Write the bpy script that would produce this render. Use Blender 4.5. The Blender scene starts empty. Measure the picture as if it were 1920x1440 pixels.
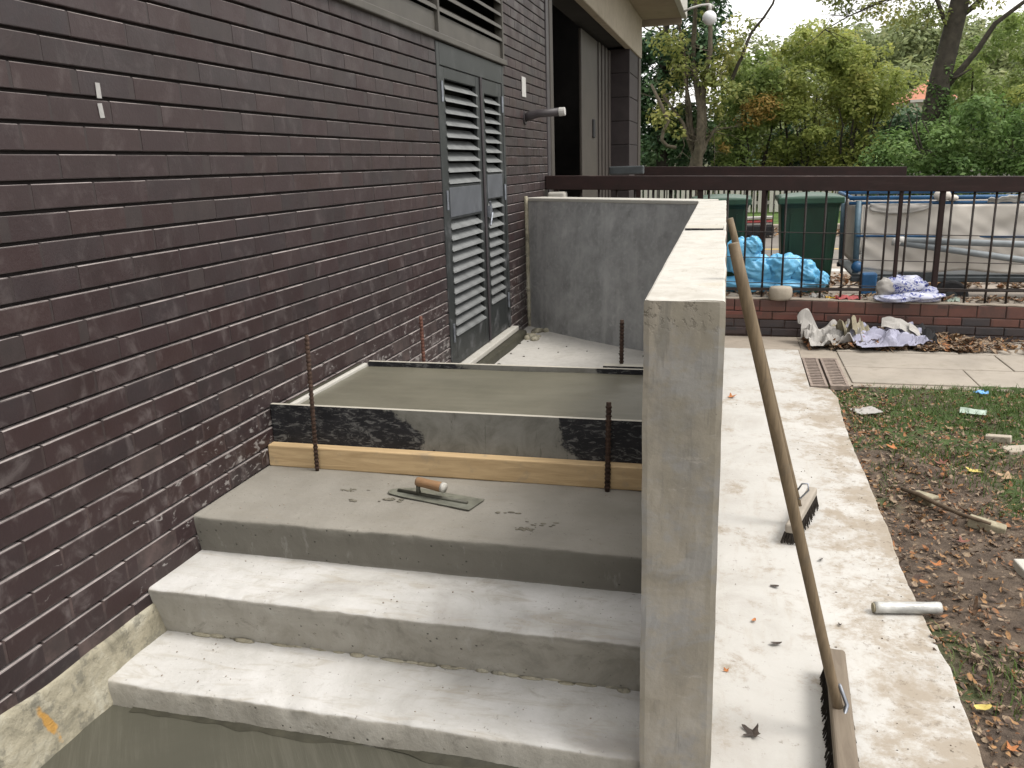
import bpy, bmesh, math, random
import numpy as np
from mathutils import Vector, Matrix, noise as mn

random.seed(7)
RNG = np.random.default_rng(7)
SC = bpy.context.scene
COL = SC.collection
R = math.radians

# ------------------------------------------------------------------ camera
# world: the brick wall is the plane x = 0, y runs along it away from the camera,
# z is measured from the eye (the path lies at -1.6 m)
GZ = -1.6
cam_d = bpy.data.cameras.new('camera')
cam_d.sensor_width = 36.0
cam_d.lens = 36.0 * 1547.9 / 1920.0
cam_d.clip_start = 0.05
cam_d.clip_end = 2000
cam = bpy.data.objects.new('camera', cam_d)
COL.objects.link(cam)
yaw, pitch, roll = 0.268017, 0.258742, -0.0328173
fw = Vector((-math.sin(yaw) * math.cos(pitch), math.cos(yaw) * math.cos(pitch), -math.sin(pitch)))
rt = Vector((math.cos(yaw), math.sin(yaw), 0))
up = rt.cross(fw)
rt2 = math.cos(roll) * rt + math.sin(roll) * up
up2 = -math.sin(roll) * rt + math.cos(roll) * up
m = Matrix((rt2, up2, -fw)).transposed().to_4x4()
m.translation = Vector((1.7697, 0, 0))
cam.matrix_world = m
SC.camera = cam

# ------------------------------------------------------------------ sky, sun, exposure
SUN_EL, SUN_AZ = R(56), R(98)          # azimuth clockwise from +y (towards +x)
w = bpy.data.worlds.new('World')
SC.world = w
w.use_nodes = True
nt = w.node_tree
nt.nodes.clear()
sky = nt.nodes.new('ShaderNodeTexSky')
sky.sky_type = 'NISHITA'
sky.sun_disc = False
sky.sun_elevation = SUN_EL
sky.sun_rotation = SUN_AZ
tc = nt.nodes.new('ShaderNodeTexCoord')
sep = nt.nodes.new('ShaderNodeSeparateXYZ')
nt.links.new(tc.outputs['Generated'], sep.inputs[0])
mr = nt.nodes.new('ShaderNodeMapRange')      # overcast sky: zenith brighter than horizon
mr.inputs[1].default_value = 0.0
mr.inputs[2].default_value = 1.0
mr.inputs[3].default_value = 8.0
mr.inputs[4].default_value = 15.5
nt.links.new(sep.outputs[2], mr.inputs[0])
cl = nt.nodes.new('ShaderNodeMix')
cl.data_type = 'RGBA'
cl.blend_type = 'MULTIPLY'
cl.inputs[0].default_value = 1.0
cl.inputs[6].default_value = (1.0, 0.976, 0.945, 1)
nt.links.new(mr.outputs[0], cl.inputs[7])
nz = nt.nodes.new('ShaderNodeTexNoise')
nz.inputs['Scale'].default_value = 3.2
nz.inputs['Detail'].default_value = 6
nt.links.new(tc.outputs['Generated'], nz.inputs['Vector'])
cr = nt.nodes.new('ShaderNodeMapRange')
cr.inputs[1].default_value = 0.36
cr.inputs[2].default_value = 0.50
cr.inputs[3].default_value = 0.55
cr.inputs[4].default_value = 1.0
nt.links.new(nz.outputs[0], cr.inputs[0])
mx = nt.nodes.new('ShaderNodeMix')
mx.data_type = 'RGBA'
nt.links.new(cr.outputs[0], mx.inputs[0])
nt.links.new(sky.outputs[0], mx.inputs[6])
nt.links.new(cl.outputs[2], mx.inputs[7])
bg = nt.nodes.new('ShaderNodeBackground')
bg.inputs[1].default_value = 0.088
nt.links.new(mx.outputs[2], bg.inputs[0])
wo = nt.nodes.new('ShaderNodeOutputWorld')
nt.links.new(bg.outputs[0], wo.inputs[0])

sd = bpy.data.lights.new('sun', 'SUN')
sd.energy = 1.5
sd.angle = R(20)
sd.color = (1.0, 0.95, 0.88)
so = bpy.data.objects.new('sun', sd)
COL.objects.link(so)
sun_dir = Vector((math.sin(SUN_AZ) * math.cos(SUN_EL), math.cos(SUN_AZ) * math.cos(SUN_EL), math.sin(SUN_EL)))
so.rotation_euler = sun_dir.to_track_quat('Z', 'Y').to_euler()
so.location = sun_dir * 30

SC.cycles.diffuse_bounces = 8
SC.view_settings.view_transform = 'Standard'
SC.view_settings.look = 'None'
SC.view_settings.exposure = 1.1
SC.view_settings.gamma = 1.0
SC.view_settings.use_curve_mapping = False

# ------------------------------------------------------------------ material kit
class NT:
    def __init__(s, name):
        s.m = bpy.data.materials.new(name)
        s.m.use_nodes = True
        s.t = s.m.node_tree
        s.t.nodes.clear()
        s.out = s.n('ShaderNodeOutputMaterial')
        s.b = s.n('ShaderNodeBsdfPrincipled')
        s.t.links.new(s.b.outputs[0], s.out.inputs[0])
        s.geo = s.n('ShaderNodeNewGeometry')
        s.pos = s.geo.outputs['Position']

    def n(s, t):
        return s.t.nodes.new(t)

    def put(s, sock, v):
        if hasattr(v, 'is_output') or isinstance(v, bpy.types.NodeSocket):
            s.t.links.new(v, sock)
        elif isinstance(v, (tuple, list)) and len(v) == 3 and sock.type == 'RGBA':
            sock.default_value = (*v, 1)
        else:
            sock.default_value = v

    def math(s, op, a, b=0.0, c=0.0, clamp=False):
        q = s.n('ShaderNodeMath')
        q.operation = op
        q.use_clamp = clamp
        s.put(q.inputs[0], a)
        s.put(q.inputs[1], b)
        s.put(q.inputs[2], c)
        return q.outputs[0]

    def scale(s, xyz, v=None):
        q = s.n('ShaderNodeVectorMath')
        q.operation = 'MULTIPLY'
        s.put(q.inputs[0], s.pos if v is None else v)
        q.inputs[1].default_value = xyz
        return q.outputs[0]

    def noise(s, sc, detail=3.0, rough=0.55, vec=None, dist=0.0):
        q = s.n('ShaderNodeTexNoise')
        q.inputs['Scale'].default_value = sc
        q.inputs['Detail'].default_value = detail
        q.inputs['Roughness'].default_value = rough
        q.inputs['Distortion'].default_value = dist
        s.put(q.inputs['Vector'], s.pos if vec is None else vec)
        return q.outputs[0]

    def voro(s, sc, vec=None, rnd=1.0):
        q = s.n('ShaderNodeTexVoronoi')
        q.inputs['Scale'].default_value = sc
        q.inputs['Randomness'].default_value = rnd
        s.put(q.inputs['Vector'], s.pos if vec is None else vec)
        return q.outputs['Distance']

    def step(s, v, a, b, lo=0.0, hi=1.0):
        q = s.n('ShaderNodeMapRange')
        q.interpolation_type = 'SMOOTHSTEP'
        s.put(q.inputs[0], v)
        q.inputs[1].default_value = a
        q.inputs[2].default_value = b
        q.inputs[3].default_value = lo
        q.inputs[4].default_value = hi
        return q.outputs[0]

    def ramp(s, v, stops):
        q = s.n('ShaderNodeValToRGB')
        s.put(q.inputs[0], v)
        e = q.color_ramp.elements
        while len(e) < len(stops):
            e.new(0.5)
        for i, (p, c) in enumerate(stops):
            e[i].position = p
            e[i].color = (*c, 1)
        return q.outputs[0]

    def mix(s, f, a, b, mode='MIX'):
        q = s.n('ShaderNodeMix')
        q.data_type = 'RGBA'
        q.blend_type = mode
        s.put(q.inputs[0], f)
        s.put(q.inputs[6], a)
        s.put(q.inputs[7], b)
        return q.outputs[2]

    def xyz(s, v=None):
        q = s.n('ShaderNodeSeparateXYZ')
        s.put(q.inputs[0], s.pos if v is None else v)
        return q.outputs

    def bump(s, h, strength=0.3, dist=0.01):
        q = s.n('ShaderNodeBump')
        q.inputs['Strength'].default_value = strength
        q.inputs['Distance'].default_value = dist
        s.put(q.inputs['Height'], h)
        s.t.links.new(q.outputs[0], s.b.inputs['Normal'])

    def fin(s, col, rough=0.8, metal=0.0, spec=0.5, k=0.73):
        # k: all masonry, paint and soil swatches above were judged one notch too pale
        s.put(s.b.inputs['Base Color'], s.mix(1.0, col, (k, k, k), 'MULTIPLY') if k != 1 else col)
        s.put(s.b.inputs['Roughness'], rough)
        s.b.inputs['Metallic'].default_value = metal
        s.b.inputs['Specular IOR Level'].default_value = spec
        return s.m


def simple(name, col, var=0.25, sc=12.0, rough=0.7, metal=0.0, spec=0.4, bump=0.0, bsc=60.0):
    t = NT(name)
    f = t.noise(sc, 5)
    d = tuple(c * (1 - var) for c in col)
    h = tuple(min(1, c * (1 + var)) for c in col)
    c = t.ramp(f, [(0.3, d), (0.7, h)])
    if bump:
        t.bump(t.noise(bsc, 4), bump, 0.004)
    return t.fin(c, rough, metal, spec)


def concrete(name, base, stain, sc=1.0, contrast=0.16, pits=0.0, specks=0.35, stains=0.5, rough=0.88, warm=0.0, bump=0.25, streak=None):
    t = NT(name)
    d = tuple(c * (1 - contrast) for c in base)
    h = tuple(min(1, c * (1 + contrast)) for c in base)
    f = t.noise(3.1 * sc, 6, 0.62, dist=0.4)
    c = t.ramp(f, [(0.32, d), (0.5, base), (0.72, h)])
    f2 = t.noise(17 * sc, 4, 0.6)
    c = t.mix(t.step(f2, 0.45, 0.75, 0, 0.35), c, stain)
    f3 = t.noise(1.7 * sc, 7, 0.7, dist=1.2)
    c = t.mix(t.step(f3, 0.56, 0.70, 0, stains), c, stain)
    f4 = t.noise(75, 3, 0.6)
    c = t.mix(t.step(f4, 0.66, 0.72, 0, specks), c, tuple(x * 0.45 for x in stain))
    if streak:
        v = t.scale((9, 9, 0.9))
        c = t.mix(t.step(t.noise(1.0, 4, 0.6, vec=v), 0.45, 0.75, 0, streak), c, stain)
    hgt = t.math('ADD', t.math('MULTIPLY', t.noise(40, 5, 0.65), 0.6), t.math('MULTIPLY', t.noise(6 * sc, 3), 0.8))
    if pits:
        pv = t.voro(42)
        gate = t.step(t.noise(6.0, 3), 0.52, 0.62)
        pit = t.math('MULTIPLY', t.step(pv, 0.10, 0.2, 1, 0), gate)
        c = t.mix(t.math('MULTIPLY', pit, pits), c, tuple(x * 0.4 for x in stain))
        hgt = t.math('SUBTRACT', hgt, t.math('MULTIPLY', pit, 1.5))
    t.bump(hgt, bump, 0.006)
    return t.fin(c, rough, 0, 0.3)


M = {}
ROW, BRK = 0.075, 0.225
Z0 = 0.0722        # a bed joint of the big wall


def brick_material(name, palette, z0=Z0, y_axis=1, eff=1.0):
    t = NT(name)
    p = t.xyz()
    row = t.math('FLOOR', t.math('DIVIDE', t.math('SUBTRACT', p[2], z0), ROW))
    off = t.math('MULTIPLY', t.math('MODULO', t.math('ABSOLUTE', row), 2.0), 0.5)
    colm = t.math('FLOOR', t.math('ADD', t.math('DIVIDE', p[y_axis], BRK), off))
    cmb = t.n('ShaderNodeCombineXYZ')
    t.put(cmb.inputs[0], row)
    t.put(cmb.inputs[1], colm)
    wn = t.n('ShaderNodeTexWhiteNoise')
    wn.noise_dimensions = '2D'
    t.put(wn.inputs['Vector'], cmb.outputs[0])
    c = t.ramp(wn.outputs['Value'], [(i / (len(palette) - 1), q) for i, q in enumerate(palette)])
    # kiln shading inside each brick, fine sandy drag marks
    c = t.mix(t.step(t.noise(9, 5, 0.6), 0.35, 0.75, 0, 0.5), c, tuple(x * 1.25 for x in palette[len(palette) // 2]))
    c = t.mix(t.step(t.noise(1.0, 4, 0.7, vec=t.scale((60, 55, 14))), 0.55, 0.8, 0, 0.35), c, (0.03, 0.025, 0.026))
    if eff:
        low = t.step(p[2], -0.15, -1.15, 0.0, 1.0)
        lowy = t.step(p[1], 1.2, 3.0, 0.45, 1.0)
        wgt = t.math('MULTIPLY', low, lowy)
        # lime bloom: broad cloudy runs, dragged downwards
        v = t.scale((13, 11, 8.0))
        bl = t.noise(1.0, 6, 0.68, vec=v, dist=0.6)
        bl = t.math('MULTIPLY', t.step(bl, 0.50, 0.74), t.math('ADD', t.math('MULTIPLY', wgt, 0.60), 0.16))
        c = t.mix(bl, c, (0.235, 0.205, 0.20))
        # splashes of cement, sparse and hard-edged
        sp = t.noise(1.0, 5, 0.72, vec=t.scale((24, 17, 34)), dist=0.5)
        thr = t.math('SUBTRACT', 0.80, t.math('MULTIPLY', wgt, 0.262))
        spm = t.math('MULTIPLY', t.step(t.math('SUBTRACT', sp, thr), 0.0, 0.045), 0.62)
        c = t.mix(spm, c, (0.42, 0.40, 0.385))
        # cement dust settled on the ledges of the raked joints
        nz_ = t.xyz(t.geo.outputs['Normal'])[2]
        dust = t.math('MULTIPLY', t.step(nz_, 0.5, 0.9), t.step(t.noise(14, 4), 0.25, 0.6, 0.35, 0.95))
        c = t.mix(dust, c, (0.56, 0.50, 0.48))
    t.bump(t.noise(90, 4, 0.7), 0.25, 0.003)
    return t.fin(c, t.step(t.noise(5, 4), 0.3, 0.7, 0.40, 0.62), 0, 0.42)


M['brick'] = brick_material('dark_brick', [(0.031, 0.020, 0.020), (0.039, 0.021, 0.021), (0.030, 0.022, 0.023), (0.043, 0.024, 0.023), (0.036, 0.020, 0.021), (0.030, 0.023, 0.025), (0.039, 0.022, 0.022), (0.035, 0.021, 0.022)])
M['lowbrick'] = brick_material('red_brown_brick', [(0.085, 0.042, 0.034), (0.125, 0.050, 0.040), (0.065, 0.040, 0.035), (0.150, 0.060, 0.043),
                                                   (0.080, 0.045, 0.038), (0.165, 0.055, 0.042), (0.07, 0.042, 0.037)], z0=-1.25, y_axis=0, eff=0)
M['bluebrick'] = brick_material('engineering_brick', [(0.047, 0.039, 0.041), (0.038, 0.036, 0.039), (0.064, 0.043, 0.041), (0.043, 0.039, 0.043)], z0=-1.25, y_axis=0, eff=0)


def mortar_mat():
    t = NT('mortar')
    p = t.xyz()
    f = t.noise(16, 4)
    c = t.ramp(f, [(0.3, (0.033, 0.024, 0.024)), (0.7, (0.046, 0.033, 0.032))])
    low = t.step(p[2], -0.5, -1.2)
    c = t.mix(t.math('MULTIPLY', low, t.step(t.noise(9, 5, 0.7), 0.40, 0.64, 0.15, 0.9)), c, (0.115, 0.080, 0.075))
    t.bump(t.noise(120, 3), 0.2, 0.002)
    return t.fin(c, 0.55, 0, 0.42)


M['mortar'] = mortar_mat()
M['lowmortar'] = simple('brown_mortar', (0.07, 0.046, 0.039), 0.3, 14, 0.95)
M['bed'] = simple('raked_joint', (0.030, 0.024, 0.024), 0.3, 20, 0.95)
M['tread'] = concrete('dry_concrete', (0.456, 0.441, 0.410), (0.304, 0.285, 0.251), 1.0, 0.10, 0.0, 0.55, 0.45)
M['path'] = None
M['ledge'] = concrete('white_cement', (0.547, 0.532, 0.486), (0.418, 0.365, 0.289), 1.2, 0.07, 0.0, 0.35, 0.4, bump=0.18)
M['old_conc'] = concrete('old_concrete', (0.350, 0.304, 0.251), (0.228, 0.190, 0.144), 1.0, 0.12, 0.0, 0.4, 0.4)
M['slab'] = concrete('paving', (0.357, 0.319, 0.270), (0.228, 0.198, 0.152), 0.8, 0.12, 0.0, 0.45, 0.5)
M['render'] = concrete('fresh_render', (0.394, 0.399, 0.399), (0.619, 0.619, 0.614), 1.6, 0.28, 0.0, 0.1, 0.75, 0.7, streak=0.45)
M['land'] = concrete('landing_concrete', (0.585, 0.566, 0.529), (0.397, 0.368, 0.321), 1.4, 0.10, 0.0, 0.7, 0.4)
M['haunch'] = None


def pillar_mat():
    t = NT('shuttered_concrete')
    p = t.xyz()
    nrm = t.xyz(t.geo.outputs['Normal'])
    f = t.noise(4.5, 7, 0.65, dist=0.6)
    c = t.ramp(f, [(0.30, (0.247, 0.230, 0.198)), (0.5, (0.358, 0.323, 0.264)), (0.70, (0.421, 0.394, 0.348))])
    v = t.scale((14, 14, 1.1))
    c = t.mix(t.step(t.noise(1.0, 4, 0.6, vec=v), 0.45, 0.66, 0, 0.7), c, (0.316, 0.287, 0.228))
    c = t.mix(t.step(t.noise(9, 5, 0.7), 0.50, 0.68, 0, 0.65), c, (0.316, 0.312, 0.308))
    c = t.mix(t.step(t.noise(3.0, 6, 0.75, dist=1.0), 0.58, 0.66, 0, 0.45), c, (0.213, 0.192, 0.158))
    c = t.mix(t.step(t.noise(1.0, 5, 0.7, vec=t.scale((10, 10, 28))), 0.64, 0.70, 0, 0.5), c, (0.466, 0.433, 0.382))
    # honeycombing just under the arris
    top = t.math('MULTIPLY', t.step(p[2], -0.36, -0.31, 0, 1), t.step(t.noise(7, 3), 0.45, 0.6))
    pit = t.math('MULTIPLY', t.step(t.noise(70, 3, 0.7), 0.53, 0.62), top)
    c = t.mix(t.math('MULTIPLY', pit, 0.65), c, (0.116, 0.102, 0.080))
    sp = t.step(t.noise(110, 3, 0.6), 0.69, 0.74, 0, 0.5)
    c = t.mix(sp, c, (0.105, 0.093, 0.080))
    c = t.mix(t.step(t.noise(1.0, 5, 0.7, vec=t.scale((22, 22, 2.2)), dist=0.4), 0.56, 0.68, 0, 0.6), c, (0.20, 0.19, 0.165))
    c = t.mix(t.step(t.noise(2.4, 6, 0.72, dist=0.7), 0.52, 0.62, 0, 0.5), c, (0.34, 0.345, 0.35))
    # white cement laitance on the flat top
    topc = t.ramp(t.noise(7, 6, 0.65, dist=0.8), [(0.3, (0.464, 0.436, 0.384)), (0.55, (0.592, 0.572, 0.524)), (0.8, (0.528, 0.480, 0.392))])
    topc = t.mix(t.step(t.noise(1.0, 5, 0.7, vec=t.scale((30, 7, 1))), 0.62, 0.72, 0, 0.45), topc, (0.320, 0.280, 0.216))
    c = t.mix(t.step(nrm[2], 0.5, 0.8), c, topc)
    t.bump(t.math('SUBTRACT', t.noise(30, 5, 0.65), t.math('MULTIPLY', pit, 1.2)), 0.3, 0.006)
    return t.fin(c, 0.9, 0, 0.3)


M['pillar'] = pillar_mat()


def path_mat():
    t = NT('pale_concrete')
    p = t.xyz()
    c = t.ramp(t.noise(2.6, 7, 0.65, dist=0.6), [(0.3, (0.459, 0.439, 0.408)), (0.5, (0.533, 0.520, 0.493)), (0.72, (0.576, 0.563, 0.538))])
    c = t.mix(t.step(t.noise(1.0, 5, 0.7, vec=t.scale((16, 4, 1)), dist=0.6), 0.50, 0.70, 0, 0.35), c, (0.438, 0.400, 0.340))
    # soil walked and washed in from the right-hand edge
    side = t.step(p[0], 1.98, 2.46, 0.0, 1.0)
    mud = t.math('ADD', t.noise(4.2, 8, 0.76, dist=0.15), t.math('MULTIPLY', side, 0.145))
    c = t.mix(t.step(mud, 0.52, 0.70, 0, 0.80), c, (0.320, 0.265, 0.198))
    fine = t.math('ADD', t.noise(30, 6, 0.75), t.math('MULTIPLY', side, 0.06))
    c = t.mix(t.step(fine, 0.60, 0.68, 0, 0.5), c, (0.182, 0.146, 0.108))
    c = t.mix(t.step(t.noise(95, 3, 0.6), 0.68, 0.74, 0, 0.35), c, (0.150, 0.124, 0.097))
    t.bump(t.math('ADD', t.noise(45, 5, 0.7), t.noise(7, 4)), 0.25, 0.006)
    return t.fin(c, 0.92, 0, 0.25)


M['path'] = path_mat()


def wet_mat(name, base, dark, axis):
    t = NT(name)
    v = t.scale((3.0, 40, 1) if axis == 0 else (40, 3.0, 1))
    br = t.noise(1.0, 4, 0.6, vec=v, dist=0.3)
    f = t.noise(2.2, 5, 0.6)
    c = t.ramp(f, [(0.3, dark), (0.72, base)])
    c = t.mix(t.step(br, 0.4, 0.75, 0, 0.35), c, tuple(x * 1.25 for x in base))
    t.bump(br, 0.07, 0.003)
    return t.fin(c, t.step(t.noise(3, 4), 0.3, 0.7, 0.28, 0.5), 0, 0.5)


M['wet'] = wet_mat('wet_concrete', (0.187, 0.175, 0.132), (0.139, 0.132, 0.099), 0)


def wet_low():
    t = NT('brushed_wet_concrete')
    # brush marks run away from the camera across the slab, at a slant
    q = t.n('ShaderNodeVectorRotate')
    q.rotation_type = 'Z_AXIS'
    t.put(q.inputs['Vector'], t.pos)
    q.inputs['Angle'].default_value = R(-38)
    v = t.scale((70, 3.0, 1), q.outputs[0])
    br = t.noise(1.0, 4, 0.65, vec=v)
    msk = t.step(t.noise(2.6, 4), 0.42, 0.6)
    c = t.ramp(t.noise(2.0, 5), [(0.3, (0.073, 0.071, 0.054)), (0.7, (0.101, 0.097, 0.074))])
    c = t.mix(t.math('MULTIPLY', msk, t.step(br, 0.40, 0.70, 0, 0.55)), c, (0.131, 0.125, 0.099))
    t.bump(t.math('MULTIPLY', br, msk), 0.35, 0.005)
    return t.fin(c, 0.5, 0, 0.4)


M['wetlow'] = wet_low()
M['wetedge'] = simple('dark_wet_edge', (0.055, 0.052, 0.036), 0.3, 18, 0.6, bump=0.4, bsc=40)


def haunch_mat():
    t = NT('rough_mortar')
    c = t.ramp(t.noise(8, 6, 0.7, dist=0.7), [(0.3, (0.203, 0.190, 0.143)), (0.5, (0.405, 0.371, 0.278)), (0.72, (0.515, 0.492, 0.403))])
    c = t.mix(t.step(t.noise(11, 6, 0.7), 0.52, 0.62, 0, 0.7), c, (0.184, 0.176, 0.143))
    p = t.xyz()
    # one spill of orange marker paint
    dy = t.math('ADD', t.math('SUBTRACT', p[1], 1.53), t.math('MULTIPLY', t.math('ADD', p[2], 1.42), 0.35))
    dx = t.math('SUBTRACT', p[2], -1.42)
    d = t.math('SQRT', t.math('ADD', t.math('MULTIPLY', t.math('MULTIPLY', dy, dy), 6.0), t.math('MULTIPLY', t.math('MULTIPLY', dx, dx), 0.35)))
    d = t.math('ADD', d, t.math('MULTIPLY', t.math('SUBTRACT', t.noise(24, 4), 0.5), 0.10))
    c = t.mix(t.step(d, 0.022, 0.042, 0.85, 0), c, (0.570, 0.306, 0.063))
    t.bump(t.noise(28, 6, 0.7), 0.8, 0.012)
    return t.fin(c, 0.92, 0, 0.2)


M['haunch'] = haunch_mat()
M['smear'] = simple('damp_mortar', (0.17, 0.155, 0.12), 0.3, 60, 0.85, bump=0.5)
M['smear2'] = simple('drying_mortar', (0.27, 0.25, 0.21), 0.25, 60, 0.9, bump=0.5)


def form_mat():
    t = NT('film_faced_board')
    p = t.xyz()
    c = t.ramp(t.noise(14, 4), [(0.3, (0.010, 0.011, 0.014)), (0.7, (0.022, 0.022, 0.026))])
    sc_ = t.noise(1.0, 5, 0.75, vec=t.scale((22, 22, 60)), dist=1.0)
    c = t.mix(t.step(sc_, 0.50, 0.64, 0, 0.75), c, (0.20, 0.20, 0.195))
    # grey cement curtain that spilled over the middle of the board
    e = t.math('MULTIPLY', t.math('SUBTRACT', t.noise(9, 5, 0.7), 0.5), 0.30)
    slope = t.math('MULTIPLY', t.math('SUBTRACT', p[2], -0.885), 1.05)
    l = t.math('ADD', t.math('SUBTRACT', p[0], 0.50), t.math('ADD', slope, e))
    r = t.math('ADD', t.math('SUBTRACT', 1.19, p[0]), t.math('ADD', t.math('MULTIPLY', slope, -0.2), e))
    msk = t.math('MULTIPLY', t.step(l, -0.01, 0.02), t.step(r, -0.01, 0.02))
    cem = t.ramp(t.noise(9, 7, 0.7, dist=0.6), [(0.28, (0.15, 0.145, 0.125)), (0.5, (0.235, 0.23, 0.205)), (0.72, (0.30, 0.295, 0.27))])
    run = t.noise(1.0, 6, 0.7, vec=t.scale((26, 26, 4)), dist=0.5)
    cem = t.mix(t.step(run, 0.60, 0.68, 0, 0.7), cem, (0.09, 0.085, 0.07))
    c = t.mix(msk, c, cem)
    nz_ = t.xyz(t.geo.outputs['Normal'])[2]
    c = t.mix(t.step(nz_, 0.5, 0.8, 0, 1), c, (0.52, 0.49, 0.42))
    t.bump(t.noise(50, 4), 0.3, 0.003)
    return t.fin(c, t.math('ADD', 0.62, t.math('MULTIPLY', msk, 0.3)), 0, 0.3)


M['form'] = form_mat()


def wood_mat(name, a, b, grain_scale=(5, 60, 60), rough=0.75, dirt=0.25, dirtc=(0.12, 0.10, 0.075)):
    t = NT(name)
    v = t.scale(grain_scale)
    g = t.noise(1.0, 5, 0.65, vec=v, dist=1.2)
    c = t.ramp(g, [(0.3, a), (0.7, b)])
    c = t.mix(t.step(t.noise(11, 5, 0.7), 0.54, 0.7, 0, dirt), c, dirtc)
    t.bump(g, 0.2, 0.003)
    return t.fin(c, rough, 0, 0.3)


M['timber'] = wood_mat('pale_timber', (0.489, 0.343, 0.181), (0.720, 0.528, 0.302), (4, 60, 45), 0.8, 0.6, (0.407, 0.330, 0.228))
M['broom_wood'] = wood_mat('worn_ash', (0.135, 0.100, 0.062), (0.235, 0.175, 0.110), (60, 60, 6), 0.7, 0.5)
M['broom_head'] = wood_mat('cement_caked_wood', (0.166, 0.133, 0.101), (0.223, 0.184, 0.140), (50, 5, 50), 0.85, 0.4, (0.245, 0.223, 0.187))
M['handle_wood'] = wood_mat('varnished_beech', (0.272, 0.152, 0.076), (0.360, 0.216, 0.116), (6, 50, 50), 0.45, 0.25, (0.320, 0.288, 0.240))
M['bristle'] = simple('bristle', (0.040, 0.032, 0.025), 0.4, 60, 0.9)
M['steel'] = simple('galvanised_steel', (0.30, 0.32, 0.36), 0.3, 30, 0.45, 0.7)
M['blade'] = simple('cement_smeared_steel', (0.26, 0.265, 0.22), 0.25, 25, 0.42, 0.35)
M['blade_dark'] = simple('trowel_tang', (0.09, 0.088, 0.068), 0.3, 30, 0.55, 0.2)
M['rebar'] = simple('rusty_rebar', (0.075, 0.045, 0.032), 0.45, 60, 0.85, 0.2, bump=0.3, bsc=150)
M['rebar_red'] = simple('fresh_rust', (0.13, 0.055, 0.038), 0.35, 60, 0.85)


def door_mat(name='grey_paint', base=(0.028, 0.032, 0.032), chip=0.55):
    t = NT(name)
    p = t.xyz()
    c = t.ramp(t.noise(7, 5), [(0.3, tuple(x * 0.82 for x in base)), (0.7, tuple(x * 1.15 for x in base))])
    dust = t.math('MULTIPLY', t.step(t.noise(6, 6, 0.7, dist=0.4), 0.5, 0.72), t.step(p[2], 0.1, -0.8, 0.15, chip))
    c = t.mix(dust, c, (0.23, 0.235, 0.25))
    c = t.mix(t.step(t.noise(60, 4, 0.7), 0.66, 0.74, 0, 0.5), c, (0.30, 0.30, 0.30))
    return t.fin(c, 0.5, 0, 0.4)


M['door'] = door_mat()
M['door_panel'] = door_mat('dusty_panel', (0.10, 0.108, 0.122), 0.95)
M['slat'] = simple('louvre_paint', (0.189, 0.197, 0.197), 0.22, 9, 0.55, bump=0.15)
M['vent'] = simple('vent_paint', (0.095, 0.087, 0.075), 0.15, 6, 0.6)
M['dark'] = simple('void_black', (0.010, 0.010, 0.010), 0.2, 5, 0.95)
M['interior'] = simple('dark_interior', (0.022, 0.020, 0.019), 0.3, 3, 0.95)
M['cream'] = concrete('cream_render', (0.395, 0.350, 0.274), (0.274, 0.236, 0.175), 0.5, 0.10, 0, 0.1, 0.5, bump=0.1)
M['soffit'] = concrete('soffit_render', (0.334, 0.281, 0.205), (0.251, 0.205, 0.144), 0.5, 0.10, 0, 0.05, 0.4, bump=0.1)
M['white_trim'] = simple('white_fascia', (0.471, 0.456, 0.410), 0.1, 4, 0.6)
M['shutter'] = simple('grey_cladding', (0.060, 0.051, 0.043), 0.14, 4, 0.6)
M['shutter2'] = simple('brown_cladding', (0.045, 0.036, 0.031), 0.14, 4, 0.6)
M['frame_dark'] = simple('bronze_frame', (0.053, 0.046, 0.050), 0.2, 6, 0.5)
M['pierbrick'] = simple('pier_brick', (0.029, 0.021, 0.022), 0.3, 6, 0.7)
M['rail'] = simple('brown_gloss_paint', (0.032, 0.022, 0.021), 0.3, 9, 0.42, spec=0.5)


def rail_mat():
    t = NT('chipped_brown_paint')
    c = t.ramp(t.noise(8, 5), [(0.3, (0.018, 0.009, 0.008)), (0.7, (0.030, 0.013, 0.012))])
    nz_ = t.xyz(t.geo.outputs['Normal'])[2]
    ch = t.step(t.noise(1.0, 5, 0.7, vec=t.scale((4, 30, 30))), 0.55, 0.66)
    ch = t.math('MULTIPLY', ch, t.step(nz_, 0.2, 0.8, 0.06, 0.8))
    c = t.mix(ch, c, (0.161, 0.116, 0.105))
    return t.fin(c, 0.6, 0, 0.25)


M['rail'] = rail_mat()
M['bar'] = simple('brown_bar_paint', (0.026, 0.017, 0.014), 0.45, 20, 0.6)
M['bin'] = simple('bin_green', (0.012, 0.048, 0.026), 0.25, 5, 0.45)
M['lid'] = simple('bin_lid_green', (0.022, 0.075, 0.045), 0.25, 5, 0.4)
M['blue'] = simple('blue_tube_paint', (0.035, 0.13, 0.29), 0.25, 10, 0.4)
M['bluegrey'] = simple('faded_blue_post', (0.10, 0.17, 0.22), 0.25, 10, 0.5)
M['canvas'] = simple('off_white_canvas', (0.664, 0.619, 0.562), 0.13, 3, 0.85, bump=0.1)
M['pipe'] = simple('grey_pipe', (0.30, 0.33, 0.35), 0.2, 6, 0.4)
M['black_rubber'] = simple('black_rubber', (0.015, 0.015, 0.017), 0.2, 10, 0.8)
M['grey_metal'] = simple('dark_grey_metal', (0.06, 0.07, 0.075), 0.3, 12, 0.5)
M['stone'] = concrete('cast_stone', (0.42, 0.37, 0.30), (0.30, 0.26, 0.2), 3, 0.1, 0, 0.3, 0.4)
M['white_paint'] = simple('white_paint', (0.532, 0.524, 0.502), 0.1, 20, 0.6)
M['tape'] = simple('masking_tape', (0.40, 0.39, 0.38), 0.15, 60, 0.7)
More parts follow.
